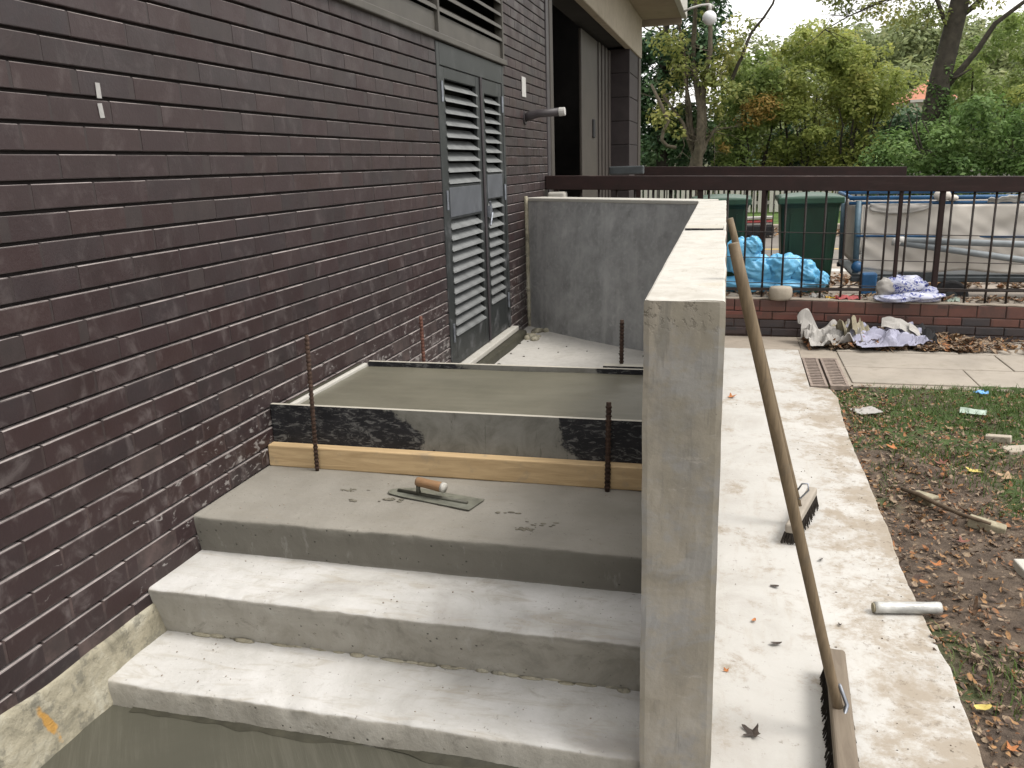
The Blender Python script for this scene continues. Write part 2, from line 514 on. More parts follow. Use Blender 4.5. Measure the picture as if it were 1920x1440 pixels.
M['paper'] = simple('soiled_paper', (0.388, 0.371, 0.348), 0.16, 7, 0.85)
M['lav'] = simple('lavender_cloth', (0.36, 0.36, 0.46), 0.25, 6, 0.9)
M['green_paper'] = simple('pale_green_paper', (0.46, 0.56, 0.48), 0.12, 12, 0.8)
M['cyan'] = simple('bright_blue_plastic', (0.14, 0.38, 0.72), 0.2, 10, 0.4)
M['pinkred'] = simple('red_wrapper', (0.50, 0.10, 0.10), 0.3, 20, 0.5)
M['yellow'] = simple('yellow_wrapper', (0.65, 0.42, 0.05), 0.2, 10, 0.5)
M['wood_grey'] = wood_mat('weathered_offcut', (0.25, 0.22, 0.15), (0.40, 0.36, 0.26), (40, 9, 40), 0.9, 0.4)
M['twig'] = simple('twig_bark', (0.11, 0.078, 0.05), 0.35, 40, 0.9)
M['glass_globe'] = simple('opal_globe', (0.72, 0.74, 0.76), 0.05, 8, 0.25)
M['fence_white'] = simple('pale_fence_paint', (0.52, 0.50, 0.45), 0.18, 2, 0.7)
M['roof'] = simple('orange_roof_tiles', (0.40, 0.155, 0.085), 0.25, 2, 0.8)
M['housewall'] = simple('cream_house_wall', (0.55, 0.50, 0.38), 0.1, 2, 0.8)
M['foil'] = simple('crinkled_foil', (0.50, 0.50, 0.48), 0.35, 18, 0.4, 0.3, bump=0.6, bsc=45)


def blue_sheet():
    t = NT('blue_polythene')
    c = t.ramp(t.noise(5, 5), [(0.3, (0.125, 0.468, 0.775)), (0.7, (0.200, 0.598, 0.925))])
    t.bump(t.noise(26, 4, dist=0.8), 0.35, 0.01)
    return t.fin(c, 0.38, 0, 0.5)


M['bluesheet'] = blue_sheet()


def bag_mat():
    t = NT('printed_carrier_bag')
    p = t.xyz()
    c = t.ramp(t.noise(9, 4), [(0.3, (0.40, 0.42, 0.60)), (0.7, (0.66, 0.68, 0.78))])
    q = t.n('ShaderNodeTexWave')
    q.bands_direction = 'Z'
    q.inputs['Scale'].default_value = 9
    q.inputs['Distortion'].default_value = 9
    q.inputs['Detail'].default_value = 2
    q.inputs['Detail Scale'].default_value = 4
    t.put(q.inputs['Vector'], t.pos)
    c = t.mix(t.math('MULTIPLY', t.step(q.outputs['Fac'], 0.62, 0.75), t.step(t.noise(14, 3), 0.4, 0.55)), c, (0.055, 0.075, 0.32))
    t.bump(t.noise(30, 4), 0.4, 0.008)
    return t.fin(c, 0.45, 0, 0.4)


M['bag'] = bag_mat()


def soil_mat():
    t = NT('muddy_soil')
    p = t.xyz()
    c = t.ramp(t.noise(12, 6, 0.7), [(0.28, (0.054, 0.040, 0.031)), (0.5, (0.131, 0.098, 0.073)), (0.75, (0.230, 0.177, 0.131))])
    g = t.ramp(t.noise(28, 5, 0.7), [(0.3, (0.034, 0.061, 0.015)), (0.7, (0.092, 0.153, 0.040))])
    gm = t.math('ADD', t.noise(1.5, 5, 0.6), t.math('MULTIPLY', t.step(p[1], 3.4, 5.2), 0.14))
    gm = t.math('ADD', gm, t.math('MULTIPLY', t.step(p[0], 2.7, 3.4), 0.07))
    c = t.mix(t.step(gm, 0.56, 0.66, 0, 0.9), c, g)
    c = t.mix(t.step(t.noise(60, 3), 0.66, 0.72, 0, 0.5), c, (0.368, 0.322, 0.261))
    t.bump(t.noise(30, 6, 0.75), 0.9, 0.025)
    return t.fin(c, 0.9, 0, 0.25)


M['soil'] = soil_mat()


def leaf_mat(name, cols, trans=0.25, rough=0.6, nsc=0.9, k=1.0):
    t = NT(name)
    rp = t.geo.outputs['Random Per Island']
    big = t.noise(nsc, 4, 0.6)
    v = t.math('ADD', t.math('MULTIPLY', rp, 0.45), t.math('MULTIPLY', t.step(big, 0.30, 0.70), 0.55))
    c = t.ramp(v, [(i / (len(cols) - 1), q) for i, q in enumerate(cols)])
    t.fin(c, rough, 0, 0.3, k)
    tr = t.n('ShaderNodeBsdfTranslucent')
    t.put(tr.inputs[0], c)
    ms = t.n('ShaderNodeMixShader')
    ms.inputs[0].default_value = trans
    t.t.links.new(t.b.outputs[0], ms.inputs[1])
    t.t.links.new(tr.outputs[0], ms.inputs[2])
    t.t.links.new(ms.outputs[0], t.out.inputs[0])
    return t.m


M['leaf_dark'] = leaf_mat('holly_leaves', [(0.026, 0.062, 0.031), (0.047, 0.099, 0.045), (0.088, 0.154, 0.065), (0.154, 0.220, 0.099)])
M['leaf_mid'] = leaf_mat('hawthorn_leaves', [(0.123, 0.182, 0.055), (0.180, 0.247, 0.071), (0.237, 0.303, 0.087), (0.316, 0.358, 0.118)], 0.50)
M['leaf_yel'] = leaf_mat('yellowing_leaves', [(0.160, 0.213, 0.058), (0.227, 0.272, 0.070), (0.293, 0.324, 0.086), (0.372, 0.353, 0.103)], 0.50)
M['leaf_org'] = leaf_mat('autumn_leaves', [(0.180, 0.168, 0.048), (0.288, 0.216, 0.060), (0.384, 0.252, 0.072), (0.312, 0.216, 0.072)], 0.50)
M['leaf_ivy'] = leaf_mat('ivy_leaves', [(0.047, 0.093, 0.025), (0.081, 0.143, 0.038), (0.127, 0.207, 0.058), (0.188, 0.257, 0.087)], 0.40)
M['leaf_olive'] = leaf_mat('olive_leaves', [(0.123, 0.155, 0.070), (0.160, 0.197, 0.083), (0.209, 0.239, 0.101), (0.234, 0.239, 0.108)], 0.40)
M['leaf_sparse'] = leaf_mat('thin_leaves', [(0.124, 0.161, 0.049), (0.225, 0.250, 0.073), (0.348, 0.325, 0.100)], 0.5)
M['litter'] = leaf_mat('leaf_litter', [(0.054, 0.038, 0.029), (0.168, 0.102, 0.060), (0.360, 0.156, 0.060), (0.072, 0.050, 0.038), (0.384, 0.288, 0.192), (0.144, 0.096, 0.066), (0.060, 0.043, 0.034), (0.408, 0.228, 0.096), (0.096, 0.060, 0.048), (0.312, 0.252, 0.180)], 0.1, 0.75, 9.0, k=0.73)
M['grass'] = leaf_mat('grass_blades', [(0.040, 0.070, 0.017), (0.069, 0.119, 0.025), (0.098, 0.161, 0.037), (0.161, 0.182, 0.069)], 0.3, k=0.73)
M['bark'] = simple('tree_bark', (0.106, 0.088, 0.062), 0.4, 9, 0.95, bump=0.8, bsc=25)
M['bark2'] = simple('dark_bark', (0.050, 0.043, 0.032), 0.4, 9, 0.95, bump=0.8, bsc=25)
for nm, col in dict(lf_brown=(0.13, 0.07, 0.04), lf_orange=(0.42, 0.155, 0.045), lf_yellow=(0.58, 0.46, 0.12), lf_tan=(0.38, 0.25, 0.145), lf_red=(0.21, 0.075, 0.05), lf_dark=(0.055, 0.04, 0.032)).items():
    M[nm] = simple(nm.replace('lf_', '') + '_leaf', col, 0.3, 40, 0.7)
M['asphalt'] = concrete('worn_asphalt', (0.20, 0.18, 0.16), (0.13, 0.115, 0.10), 0.5, 0.15, 0, 0.4, 0.4)
M['yard'] = concrete('yard_concrete', (0.36, 0.31, 0.26), (0.22, 0.18, 0.14), 0.5, 0.15, 0, 0.4, 0.5)
M['line_white'] = simple('road_line_white', (0.60, 0.58, 0.54), 0.15, 5, 0.8)
M['line_yellow'] = simple('road_line_yellow', (0.50, 0.36, 0.12), 0.2, 5, 0.8)
M['verge'] = simple('verge_grass', (0.075, 0.135, 0.022), 0.4, 6, 0.9, bump=0.5, bsc=30)
M['hill'] = simple('hill_soil', (0.06, 0.065, 0.03), 0.4, 0.3, 0.95)
M['ground'] = simple('waste_ground', (0.09, 0.085, 0.045), 0.4, 0.8, 0.95)

# ------------------------------------------------------------------ mesh kit
class MB:
    def __init__(s):
        s.v, s.f = [], []

    def add(s, vs, fs):
        o = len(s.v)
        s.v += [tuple(x) for x in vs]
        s.f += [tuple(i + o for i in f) for f in fs]
        return s

    def box(s, x0, x1, y0, y1, z0, z1):
        vs = [(x, y, z) for x in (x0, x1) for y in (y0, y1) for z in (z0, z1)]
        return s.add(vs, [(0, 1, 3, 2), (4, 6, 7, 5), (0, 4, 5, 1), (2, 3, 7, 6), (0, 2, 6, 4), (1, 5, 7, 3)])

    def obox(s, c, ax, ay, az, lx, ly, lz):
        c = Vector(c)
        ax, ay, az = (Vector(a).normalized() for a in (ax, ay, az))
        vs = [c + ax * lx * i + ay * ly * j + az * lz * k for i in (-.5, .5) for j in (-.5, .5) for k in (-.5, .5)]
        return s.add(vs, [(0, 1, 3, 2), (4, 6, 7, 5), (0, 4, 5, 1), (2, 3, 7, 6), (0, 2, 6, 4), (1, 5, 7, 3)])

    def prism(s, poly, z0, z1):
        n = len(poly)
        vs = [(x, y, z0) for x, y in poly] + [(x, y, z1) for x, y in poly]
        fs = [tuple(range(n - 1, -1, -1)), tuple(range(n, 2 * n))]
        fs += [(i, (i + 1) % n, n + (i + 1) % n, n + i) for i in range(n)]
        return s.add(vs, fs)

    def tube(s, pts, rad, n=8, cap=True, flat=1.0):
        pts = [Vector(p) for p in pts]
        if not hasattr(rad, '__len__'):
            rad = [rad] * len(pts)
        o = len(s.v)
        a = None
        for i, p in enumerate(pts):
            d = (pts[min(i + 1, len(pts) - 1)] - pts[max(i - 1, 0)]).normalized()
            if a is None:
                a = d.orthogonal().normalized()
            a = (a - d * a.dot(d)).normalized()
            b = d.cross(a)
            for k in range(n):
                t = 2 * math.pi * k / n
                s.v.append(tuple(p + a * rad[i] * math.cos(t) + b * rad[i] * flat * math.sin(t)))
        for i in range(len(pts) - 1):
            for k in range(n):
                q, r = o + i * n, o + (i + 1) * n
                s.f.append((q + k, q + (k + 1) % n, r + (k + 1) % n, r + k))
        if cap:
            s.f.append(tuple(o + k for k in range(n - 1, -1, -1)))
            e = o + (len(pts) - 1) * n
            s.f.append(tuple(e + k for k in range(n)))
        return s

    def ball(s, c, r, nu=16, nv=10):
        if not hasattr(r, '__len__'):
            r = (r, r, r)
        o = len(s.v)
        for j in range(nv + 1):
            ph = math.pi * j / nv
            for i in range(nu):
                th = 2 * math.pi * i / nu
                s.v.append((c[0] + r[0] * math.sin(ph) * math.cos(th), c[1] + r[1] * math.sin(ph) * math.sin(th), c[2] + r[2] * math.cos(ph)))
        for j in range(nv):
            for i in range(nu):
                s.f.append((o + j * nu + i, o + (j + 1) * nu + i, o + (j + 1) * nu + (i + 1) % nu, o + j * nu + (i + 1) % nu))
        return s

    def grid(s, fn, nu, nv):
        o = len(s.v)
        for j in range(nv + 1):
            for i in range(nu + 1):
                s.v.append(tuple(fn(i / nu, j / nv)))
        for j in range(nv):
            for i in range(nu):
                a = o + j * (nu + 1) + i
                s.f.append((a, a + 1, a + nu + 2, a + nu + 1))
        return s

    def mesh(s, name, smooth=False):
        me = bpy.data.meshes.new(name)
        me.from_pydata(s.v, [], s.f)
        if smooth:
            me.shade_smooth()
        me.update()
        return me

    def build(s, name, mat, parent=None, smooth=False, bevel=0.0, solid=0.0, seg=2):
        o = bpy.data.objects.new(name, s.mesh(name, smooth))
        COL.objects.link(o)
        o.data.materials.append(M[mat] if isinstance(mat, str) else mat)
        if solid:
            md = o.modifiers.new('thickness', 'SOLIDIFY')
            md.thickness = solid
            md.offset = 0
        if bevel:
            md = o.modifiers.new('bevel', 'BEVEL')
            md.width = bevel
            md.segments = seg
            md.limit_method = 'ANGLE'
            md.angle_limit = R(40)
        if parent:
            attach(o, parent)
        return o


def attach(o, parent):
    o.parent = parent
    if parent.parent is None:
        o.matrix_parent_inverse = Matrix.Translation(-Vector(parent.location))


def thing(name, label, cat, loc, group=None):
    o = bpy.data.objects.new(name, None)
    COL.objects.link(o)
    o.location = loc
    o.empty_display_size = 0.1
    return tag(o, label, cat, group)


def tag(o, label, cat, group=None):
    o['label'] = label
    o['category'] = cat
    if group:
        o['group'] = group
    return o


def struct(o, label=None):
    o['kind'] = 'structure'
    return o


def stuff(o, label=None, cat=None):
    o['kind'] = 'stuff'
    if label:
        o['label'] = label
    if cat:
        o['category'] = cat
    return o


def part(o, mesh_src, parent):
    c = mesh_src.copy()
    COL.objects.link(c)
    return c


def h2(x, y, s=1.0, z=0.0):
    return mn.noise(Vector((x * s, y * s, z)))


def fast_mesh(name, verts, nper, faces_tpl):
    """many identical-topology pieces: verts (N*nper,3) array, faces_tpl list of tuples."""
    N = len(verts) // nper
    me = bpy.data.meshes.new(name)
    me.vertices.add(len(verts))
    me.vertices.foreach_set('co', np.asarray(verts, np.float32).ravel())
    lens = [len(f) for f in faces_tpl]
    loops = np.concatenate([np.array(f) for f in faces_tpl])
    allloops = (np.arange(N)[:, None] * nper + loops[None, :]).ravel()
    me.loops.add(len(allloops))
    me.loops.foreach_set('vertex_index', allloops.astype(np.int32))
    tot = np.tile(np.array(lens), N)
    start = np.concatenate([[0], np.cumsum(tot)[:-1]])
    me.polygons.add(len(tot))
    me.polygons.foreach_set('loop_start', start.astype(np.int32))
    me.polygons.foreach_set('loop_total', tot.astype(np.int32))
    me.update(calc_edges=True)
    return me


# ------------------------------------------------------------------ ground and setting
struct(MB().grid(lambda u, v: (-300 + 600 * u, -60 + 560 * v, -1.72), 8, 8).build('ground', 'ground'))

# pale new concrete path beside the parapet, with its ragged soil-side edge
edge = [(2.44, -2.0), (2.45, 0.5), (2.458, 1.6), (2.468, 2.12), (2.478, 2.60), (2.462, 2.95), (2.452, 3.3), (2.462, 3.61), (2.462, 4.0), (2.452, 4.48), (2.452, 5.0), (2.465, 5.45), (2.48, 5.80), (2.45, 6.05)]
fine = []
for (x0, y0), (x1, y1) in zip(edge, edge[1:]):
    n = max(2, int((y1 - y0) / 0.03))
    for i in range(n):
        t = i / n
        yy = y0 + (y1 - y0) * t
        fine.append((x0 + (x1 - x0) * t + 0.006 * h2(yy, 3.3, 11) + 0.010 * h2(yy, 8.1, 2.2) + 0.003 * h2(yy, 1.1, 40), yy))
fine += [(2.318, 6.06), (2.318, 7.28)]
poly = [(1.62, -2.0)] + fine + [(1.62, 7.30)]
struct(MB().prism(poly, -1.70, -1.600).build('path', 'path', bevel=0.006))
# a second thin pour overlaps along the parapet: a faint lap in the surface
lap = [(1.62, -2), (1.868, -2), (1.862, 1.95), (1.86, 2.4), (1.835, 3.5), (1.825, 4.4), (1.62, 4.4)]
o = MB().prism(lap, -1.62, -1.5965).build('path_lap', 'path')
attach(o, bpy.data.objects['path'])
struct(MB().box(1.5, 2.34, 7.30, 7.83, -1.70, -1.602).build('old_path', 'old_conc', bevel=0.006))
# soil and rough lawn
def soil_z(x, y):
    z = -1.628 + 0.028 * h2(x, y, 1.6) + 0.022 * h2(x, y, 5, 3) + 0.010 * h2(x, y, 14, 7)
    z += 0.03 * max(0, min(1, (x - 2.7) / 1.5))
    return z


def soil_fn(u, v):
    x = 2.28 + 6.0 * u ** 1.5
    y = -1.5 + 7.75 * v
    return (x, y, soil_z(x, y))


sl = MB().grid(soil_fn, 130, 170).build('soil', 'soil', smooth=True)
struct(sl)

# stone paving across the back of the lawn
pv = thing('pavement', 'pale stone slab pavement at the foot of the low brick wall', 'pavement', (2.6, 6.8, -1.6))
del pv['label'], pv['category']
struct(pv)
MB().box(2.592, 9.0, 6.16, 7.83, -1.70, -1.612).build('slab_bed', 'old_conc', pv)
MB().box(2.321, 2.591, 6.985, 7.29, -1.70, -1.604).build('gully_surround', 'old_conc', pv)
MB().box(2.342, 2.591, 7.291, 7.83, -1.70, -1.604).build('gully_surround', 'old_conc', pv)
xs = [2.62, 3.46, 4.10, 4.95, 5.80, 6.65, 7.5]
for a, b in zip(xs, xs[1:]):
    for y0, y1 in ((6.24, 6.72), (6.73, 7.26), (7.27, 7.80)):
        j = random.uniform(-0.003, 0.003)
        xo = 0.35 if y0 > 6.7 else 0
        if y0 > 7.2:
            xo = 0.1
        sx0 = a + (xo if a > 2.7 else 0)
        MB().box(sx0 + 0.004, b + xo - 0.004, y0 + 0.004, y1 - 0.004, -1.66, -1.600 + j).build('paving_slab', 'slab', pv, bevel=0.006)

# ground behind the railings: yard, road markings, kerb, verge
struct(MB().box(-6, 40, 8.02, 12.6, -1.71, -1.500).build('yard', 'yard'))
struct(MB().box(-20, 60, 12.6, 18.6, -1.71, -1.506).build('road', 'asphalt'))
struct(MB().box(-20, 60, 11.7, 12.0, -1.55, -1.496).build('road_line', 'line_white'))
struct(MB().box(-20, 60, 14.6, 14.75, -1.55, -1.502).build('yellow_line', 'line_yellow'))
struct(MB().box(-20, 60, 18.6, 18.78, -1.71, -1.39).build('kerb', 'old_conc', bevel=0.02))
struct(MB().grid(lambda u, v: (-20 + 80 * u, 18.78 + 8 * v, -1.41 + 0.12 * v + 0.05 * h2(u * 60, v * 8, 0.8)), 80, 12).build('verge', 'verge', smooth=True))

# ------------------------------------------------------------------ the brick building
bld = thing('brick_building', 'dark purple brown brick building with deep raked joints, louvred doors and cream canopy', 'building', (0, 0.0, -1.6))
Y0W, Y1W, ZTOP = -0.9, 7.98, 1.86
ZBOT = Z0 - 25 * ROW           # -1.80
holes = [(4.96, 6.47, -1.34, 0.735), (2.95, 6.52, 0.735, 2.2)]   # y0,y1,z0,z1: louvred doors, ventilator above them
bricks = []
nrow = int(round((ZTOP - ZBOT) / ROW))
mort = MB()
for k in range(nrow):
    z0 = ZBOT + k * ROW
    row = round((z0 - Z0) / ROW)
    za, zb = z0 + 0.0052, z0 + ROW - 0.0052
    segs = [(Y0W, Y1W)]
    for hy0, hy1, hz0, hz1 in holes:
        if za < hz1 - 0.005 and zb > hz0 + 0.02:
            ns = []
            for a, b in segs:
                if hy0 > a:
                    ns.append((a, min(b, hy0)))
                if hy1 < b:
                    ns.append((max(a, hy1), b))
            segs = [q for q in ns if q[1] - q[0] > 0.01]
    off = 0.5 * (abs(row) % 2)
    for a, b in segs:
        i0 = math.floor(a / BRK + off) - 1
        i1 = math.ceil(b / BRK + off) + 1
        for i in range(i0, i1):
            ya = max(a, (i - off) * BRK + 0.0045)
            yb = min(b, (i + 1 - off) * BRK - 0.0045)
            if yb - ya > 0.02:
                bricks.append((ya, yb, za, zb))
        mort.box(-0.06, 0.0005, a + 0.001, b - 0.001, za + 0.001, zb - 0.001)


def in_view(y, z):
    q = Vector((0, y, z)) - cam.location
    d = q.dot(fw)
    if d < 0.05:
        return None
    px = 960 + 1548 * q.dot(rt2) / d
    py = 720 - 1548 * q.dot(up2) / d
    if -60 < px < 1980 and -40 < py < 1480:
        return d
    return None


def visible_brick(b):
    y, z = (b[0] + b[1]) / 2, (b[2] + b[3]) / 2
    d = in_view(y, z)
    if d is None:
        return None
    # buried behind the stair and slabs
    lim = -1.37 if y < 1.95 else (-1.30 if y < 2.25 else (-1.16 if y < 2.8 else (-0.94 if y < 3.6 else -1.4)))
    if b[3] < lim:
        return None
    return d


order = sorted([(visible_brick(b), b) for b in bricks if visible_brick(b) is not None], key=lambda q: q[0])
front = [b for d, b in order[:300]]
fs = set(front)
rest = [b for b in bricks if b not in fs]


def add_brick(mb, b, x=0.0, seedv=0):
    ya, yb, za, zb = b
    random.seed(int((ya * 977 + za * 5113) * 1000) & 0xffffff)
    xf = x + random.uniform(0.0006, 0.0014)
    t1, t2 = random.uniform(-.0006, .0006), random.uniform(-.0006, .0006)
    c = 0.0022
    zz = random.uniform(-.0005, .0005)
    vs = [(-0.075, ya, za + zz), (-0.075, yb, za + zz), (-0.075, yb, zb + zz), (-0.075, ya, zb + zz),
          (xf - c, ya, za + zz), (xf - c, yb, za + zz), (xf - c, yb, zb + zz), (xf - c, ya, zb + zz),
          (xf + t1, ya, za + c + zz), (xf + t2, yb, za + c + zz), (xf + t2, yb, zb - c + zz), (xf + t1, ya, zb - c + zz)]
    f = [(8, 9, 10, 11)]
    for i in range(4):
        j = (i + 1) % 4
        f.append((4 + i, 4 + j, 8 + j, 8 + i))
        f.append((i, j, 4 + j, 4 + i))
    mb.add(vs, f)


for b in front:
    mb = MB()
    add_brick(mb, b)
    mb.build('brick', 'brick', bld)
mb = MB()
for b in rest:
    add_brick(mb, b)
stuff(mb.build('brickwork', 'brick', bld))
random.seed(11)
mort.build('perpend_mortar', 'mortar', bld)
# wall core behind the raked bed joints (cut round the two openings)
core = MB()
core.box(-0.25, -0.020, Y0W, 4.96, ZBOT, 0.735)
core.box(-0.25, -0.020, 6.47, Y1W, ZBOT, 0.735)
core.box(-0.25, -0.020, Y0W, 2.95, 0.735, 3.0)
core.box(-0.25, -0.020, 6.52, Y1W, 0.735, 3.0)
core.box(-0.25, -0.020, 4.96, 6.47, ZBOT, -1.34)
core.build('bed_joint', 'bed', bld)
# upper wall and roof, out of the frame but shading it
up_ = MB()
up_.box(-0.25, 0.0, Y0W, Y1W, 3.0, 3.6)
up_.box(-0.25, 0.0, -8, Y0W, -1.8, 3.6)
up_.build('upper_wall', 'pierbrick', bld)
MB().box(-8, 0.05, -8, 16.0, 3.6, 3.85).build('roof', 'soffit', bld)

# louvred double door
dr = MB()
dr.box(-0.03, 0.006, 4.962, 5.015, -1.28, 0.732)
dr.box(-0.03, 0.006, 6.415, 6.468, -1.28, 0.732)
dr.box(-0.03, 0.006, 5.015, 6.415, 0.60, 0.732)
door = dr.build('door_frame', 'door', bld, bevel=0.004)


def leaf(y0, y1, label, groups, panel):
    z0, z1 = -1.275, 0.598
    lf = MB()
    s, t = 0.085, 0.0
    lf.box(-0.028, 0.0, y0, y0 + s, z0, z1)
    lf.box(-0.028, 0.0, y1 - s, y1, z0, z1)
    zs = [z0] + [q for g in groups for q in g] + [z1]
    for a, b in zip(zs[::2], zs[1::2]):
        if b - a > 0.01:
            lf.box(-0.028, -0.001, y0 + s + 0.0005, y1 - s - 0.0005, a, b)
    d = lf.build('louvre_door', 'door', bld, bevel=0.003)
    d['label'] = label
    MB().box(-0.10, -0.095, y0 + 0.05, y1 - 0.05, z0 + 0.05, z1 - 0.05).build('void', 'dark', d)
    pz0, pz1 = panel
    MB().box(-0.001, 0.004, y0 + s - 0.01, y1 - s + 0.02, pz0, pz1).build('cover_plate', 'door_panel', d, bevel=0.002)
    for ga, gb in groups:
        n = max(1, round((gb - ga) / 0.0695))
        pit = (gb - ga) / n
        for i in range(n):
            zc = ga + (i + 0.5) * pit
            # each blade slopes out and down, its front lip turned down
            prof = [(-0.060, zc + 0.030), (0.006, zc - 0.018), (0.010, zc - 0.028), (0.006, zc - 0.028), (0.000, zc - 0.022), (-0.062, zc + 0.024)]
            ya, yb = y0 + s - 0.012, y1 - s + 0.012
            m_ = MB()
            k = len(prof)
            m_.add([(x, ya, z) for x, z in prof] + [(x, yb, z) for x, z in prof],
                   [tuple(range(k)), tuple(range(2 * k - 1, k - 1, -1))] + [(j, k + j, k + (j + 1) % k, (j + 1) % k) for j in range(k)])
            m_.build('slat', 'slat', d)
    # hinges / stay on the stile
    for hz in (-1.05, -0.2, 0.45):
        MB().tube([(0.008, y0 + 0.012 if y0 < 5.5 else y1 - 0.012, hz - 0.06), (0.008, y0 + 0.012 if y0 < 5.5 else y1 - 0.012, hz + 0.06)], 0.009, 8).build('hinge', 'steel', d)
    return d


leaf(5.018, 5.84, 'wide near leaf with a scuffed blank panel between two louvre banks', [(-1.09, -0.325), (-0.11, 0.53)], (-0.31, -0.125))
leaf(5.865, 6.412, 'narrow far leaf with blank panel between louvre banks', [(-1.02, -0.24), (-0.05, 0.50)], (-0.23, -0.06))
MB().tube([(0.004, 5.852, -1.27), (0.004, 5.852, 0.6)], 0.014, 6).build('meeting_bar', 'frame_dark', door)
# bolts and chipped ironmongery on the far leaf
q = MB()
q.box(0.004, 0.03, 5.90, 5.94, -0.36, -0.28)
q.tube([(0.02, 5.92, -0.42), (0.02, 5.98, -0.33), (0.02, 5.93, -0.25)], 0.009, 6)
q.build('latch', 'steel', door)
# threshold
MB().box(-0.05, 0.055, 4.93, 6.52, -1.325, -1.285).build('threshold', 'ledge', bld, bevel=0.008)
MB().box(-0.05, 0.11, 4.88, 6.58, -1.42, -1.327).build('sill_mortar', 'wetedge', bld, bevel=0.02)

# ventilator over the doors: sill, blank panels, blades, mullions
vt = MB()
vt.box(-0.05, 0.026, 2.95, 6.515, 0.738, 0.778)
vent = vt.build('ventilator', 'vent', bld, bevel=0.006)
for a, b in ((2.955, 5.035), (5.075, 6.51)):
    MB().box(-0.05, -0.018, a, b, 0.785, 0.90).build('blank_panel', 'vent', vent, bevel=0.003)
    for i in range(10):
        zc = 0.955 + i * 0.088
        prof = [(-0.11, zc + 0.045), (-0.004, zc - 0.022), (0.002, zc - 0.046), (-0.004, zc - 0.046), (-0.012, zc - 0.03), (-0.112, zc + 0.038)]
        k = len(prof)
        MB().add([(x, a, z) for x, z in prof] + [(x, b, z) for x, z in prof],
                 [tuple(range(k)), tuple(range(2 * k - 1, k - 1, -1))] + [(j, k + j, k + (j + 1) % k, (j + 1) % k) for j in range(k)]).build('slat', 'vent', vent)
for y in (5.055, 6.535 - 0.03):
    MB().box(-0.06, 0.005, y - 0.019, y + 0.012, 0.780, 2.2).build('mullion', 'vent', vent, bevel=0.004)
MB().box(-0.26, -0.25, 2.9, 6.6, -1.4, 2.6).build('vent_void', 'dark', bld)

# corner post, garage opening, shutters, pier
MB().box(-0.2, 0.012, 7.985, 8.10, -1.6, 3.6).build('corner_post', 'frame_dark', bld, bevel=0.006)
MB().box(-0.12, 0.02, 8.105, 8.24, -1.6, 3.6).build('door_jamb', 'shutter', bld, bevel=0.01)
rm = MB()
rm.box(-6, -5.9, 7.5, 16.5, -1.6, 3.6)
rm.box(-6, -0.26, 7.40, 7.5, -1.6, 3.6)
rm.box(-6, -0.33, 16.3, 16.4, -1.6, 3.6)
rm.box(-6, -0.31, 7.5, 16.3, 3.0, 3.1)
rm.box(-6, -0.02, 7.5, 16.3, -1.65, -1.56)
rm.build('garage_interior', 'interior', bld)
sh = MB().box(-0.34, -0.30, 11.55, 12.75, -1.5, 1.72).build('shutter_panel', 'shutter', bld, bevel=0.01)
for i in range(9):
    y = 12.75 + i * 0.17
    MB().box(-0.345, -0.285 if i % 2 else -0.305, y + 0.002, y + 0.168, -1.5, 1.72).build('shutter_slat', 'shutter2', sh, bevel=0.006)
MB().obox((-0.29, 12.45, 0.48), (1, 0, 0), (0, 1, 0), (0, 0, 1), 0.03, 0.16, 0.26).build('pull_plate', 'black_rubber', sh, bevel=0.03)
pr = MB()
for i in range(9):
    z = -1.6 + i * 0.375
    pr.box(-0.4, -0.002, 14.30, 15.45, z + 0.006, z + 0.369)
pier = pr.build('brick_pier', 'pierbrick', bld, bevel=0.006)
MB().box(-0.39, -0.015, 14.31, 15.44, -1.6, 1.75).build('pier_core', 'bed', pier)
MB().box(-0.10, 0.02, 15.46, 15.78, -1.6, 1.75).build('end_post', 'shutter', bld, bevel=0.01)
# cream lintel and canopy
MB().box(-0.08, 0.03, 8.25, 15.80, 1.76, 2.42).build('lintel', 'cream', bld, bevel=0.015)
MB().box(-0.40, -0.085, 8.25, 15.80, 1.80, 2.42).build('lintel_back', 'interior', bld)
can = MB().box(-0.30, 0.70, 3.9, 16.0, 2.425, 2.60).build('canopy', 'soffit', bld, bevel=0.01)
MB().box(0.70, 0.79, 3.85, 16.06, 2.41, 2.95).build('fascia', 'white_trim', can, bevel=0.01)
MB().box(-0.3, 0.70, 16.0, 16.06, 2.32, 2.95).build('fascia', 'cream', can, bevel=0.01)
# faded red and grey daubs on the lintel
for (y, z, r, mt, n) in ((10.62, 2.16, 0.07, 'pinkred', 5), (11.4, 2.26, 0.09, 'shutter', 4)):
    q = MB()
    for i in range(n):
        a = random.uniform(0, 6.28)
        c = Vector((0.032, y + random.uniform(-.28, .28), z + random.uniform(-.09, .09)))
        q.obox(c, (1, 0, 0), (0, math.cos(a), math.sin(a)), (0, -math.sin(a), math.cos(a)), 0.004, r * 2.2, r * 0.45)
    q.build('paint_daub', mt, bld)


# rough mortar haunch at the wall foot
def haunch_fn(u, v):
    y = 0.6 + 1.5 * u
    n = h2(y, v * 2, 6) * 0.008 + h2(y, v * 3, 17, 5) * 0.006
    topz = -1.322 + 0.02 * h2(y, 1, 4)
    reach = 0.022 + 0.016 * h2(y, 9, 5)
    if v < 0.12:
        return (-0.002 + 0.08 * v, y, topz - v * 0.02)
    t = (v - 0.12) / 0.88
    return (0.0076 + reach * t * t + abs(n), y, topz - 0.21 * t + n)


MB().grid(haunch_fn, 80, 14).build('mortar_haunch', 'haunch', bld, smooth=True)

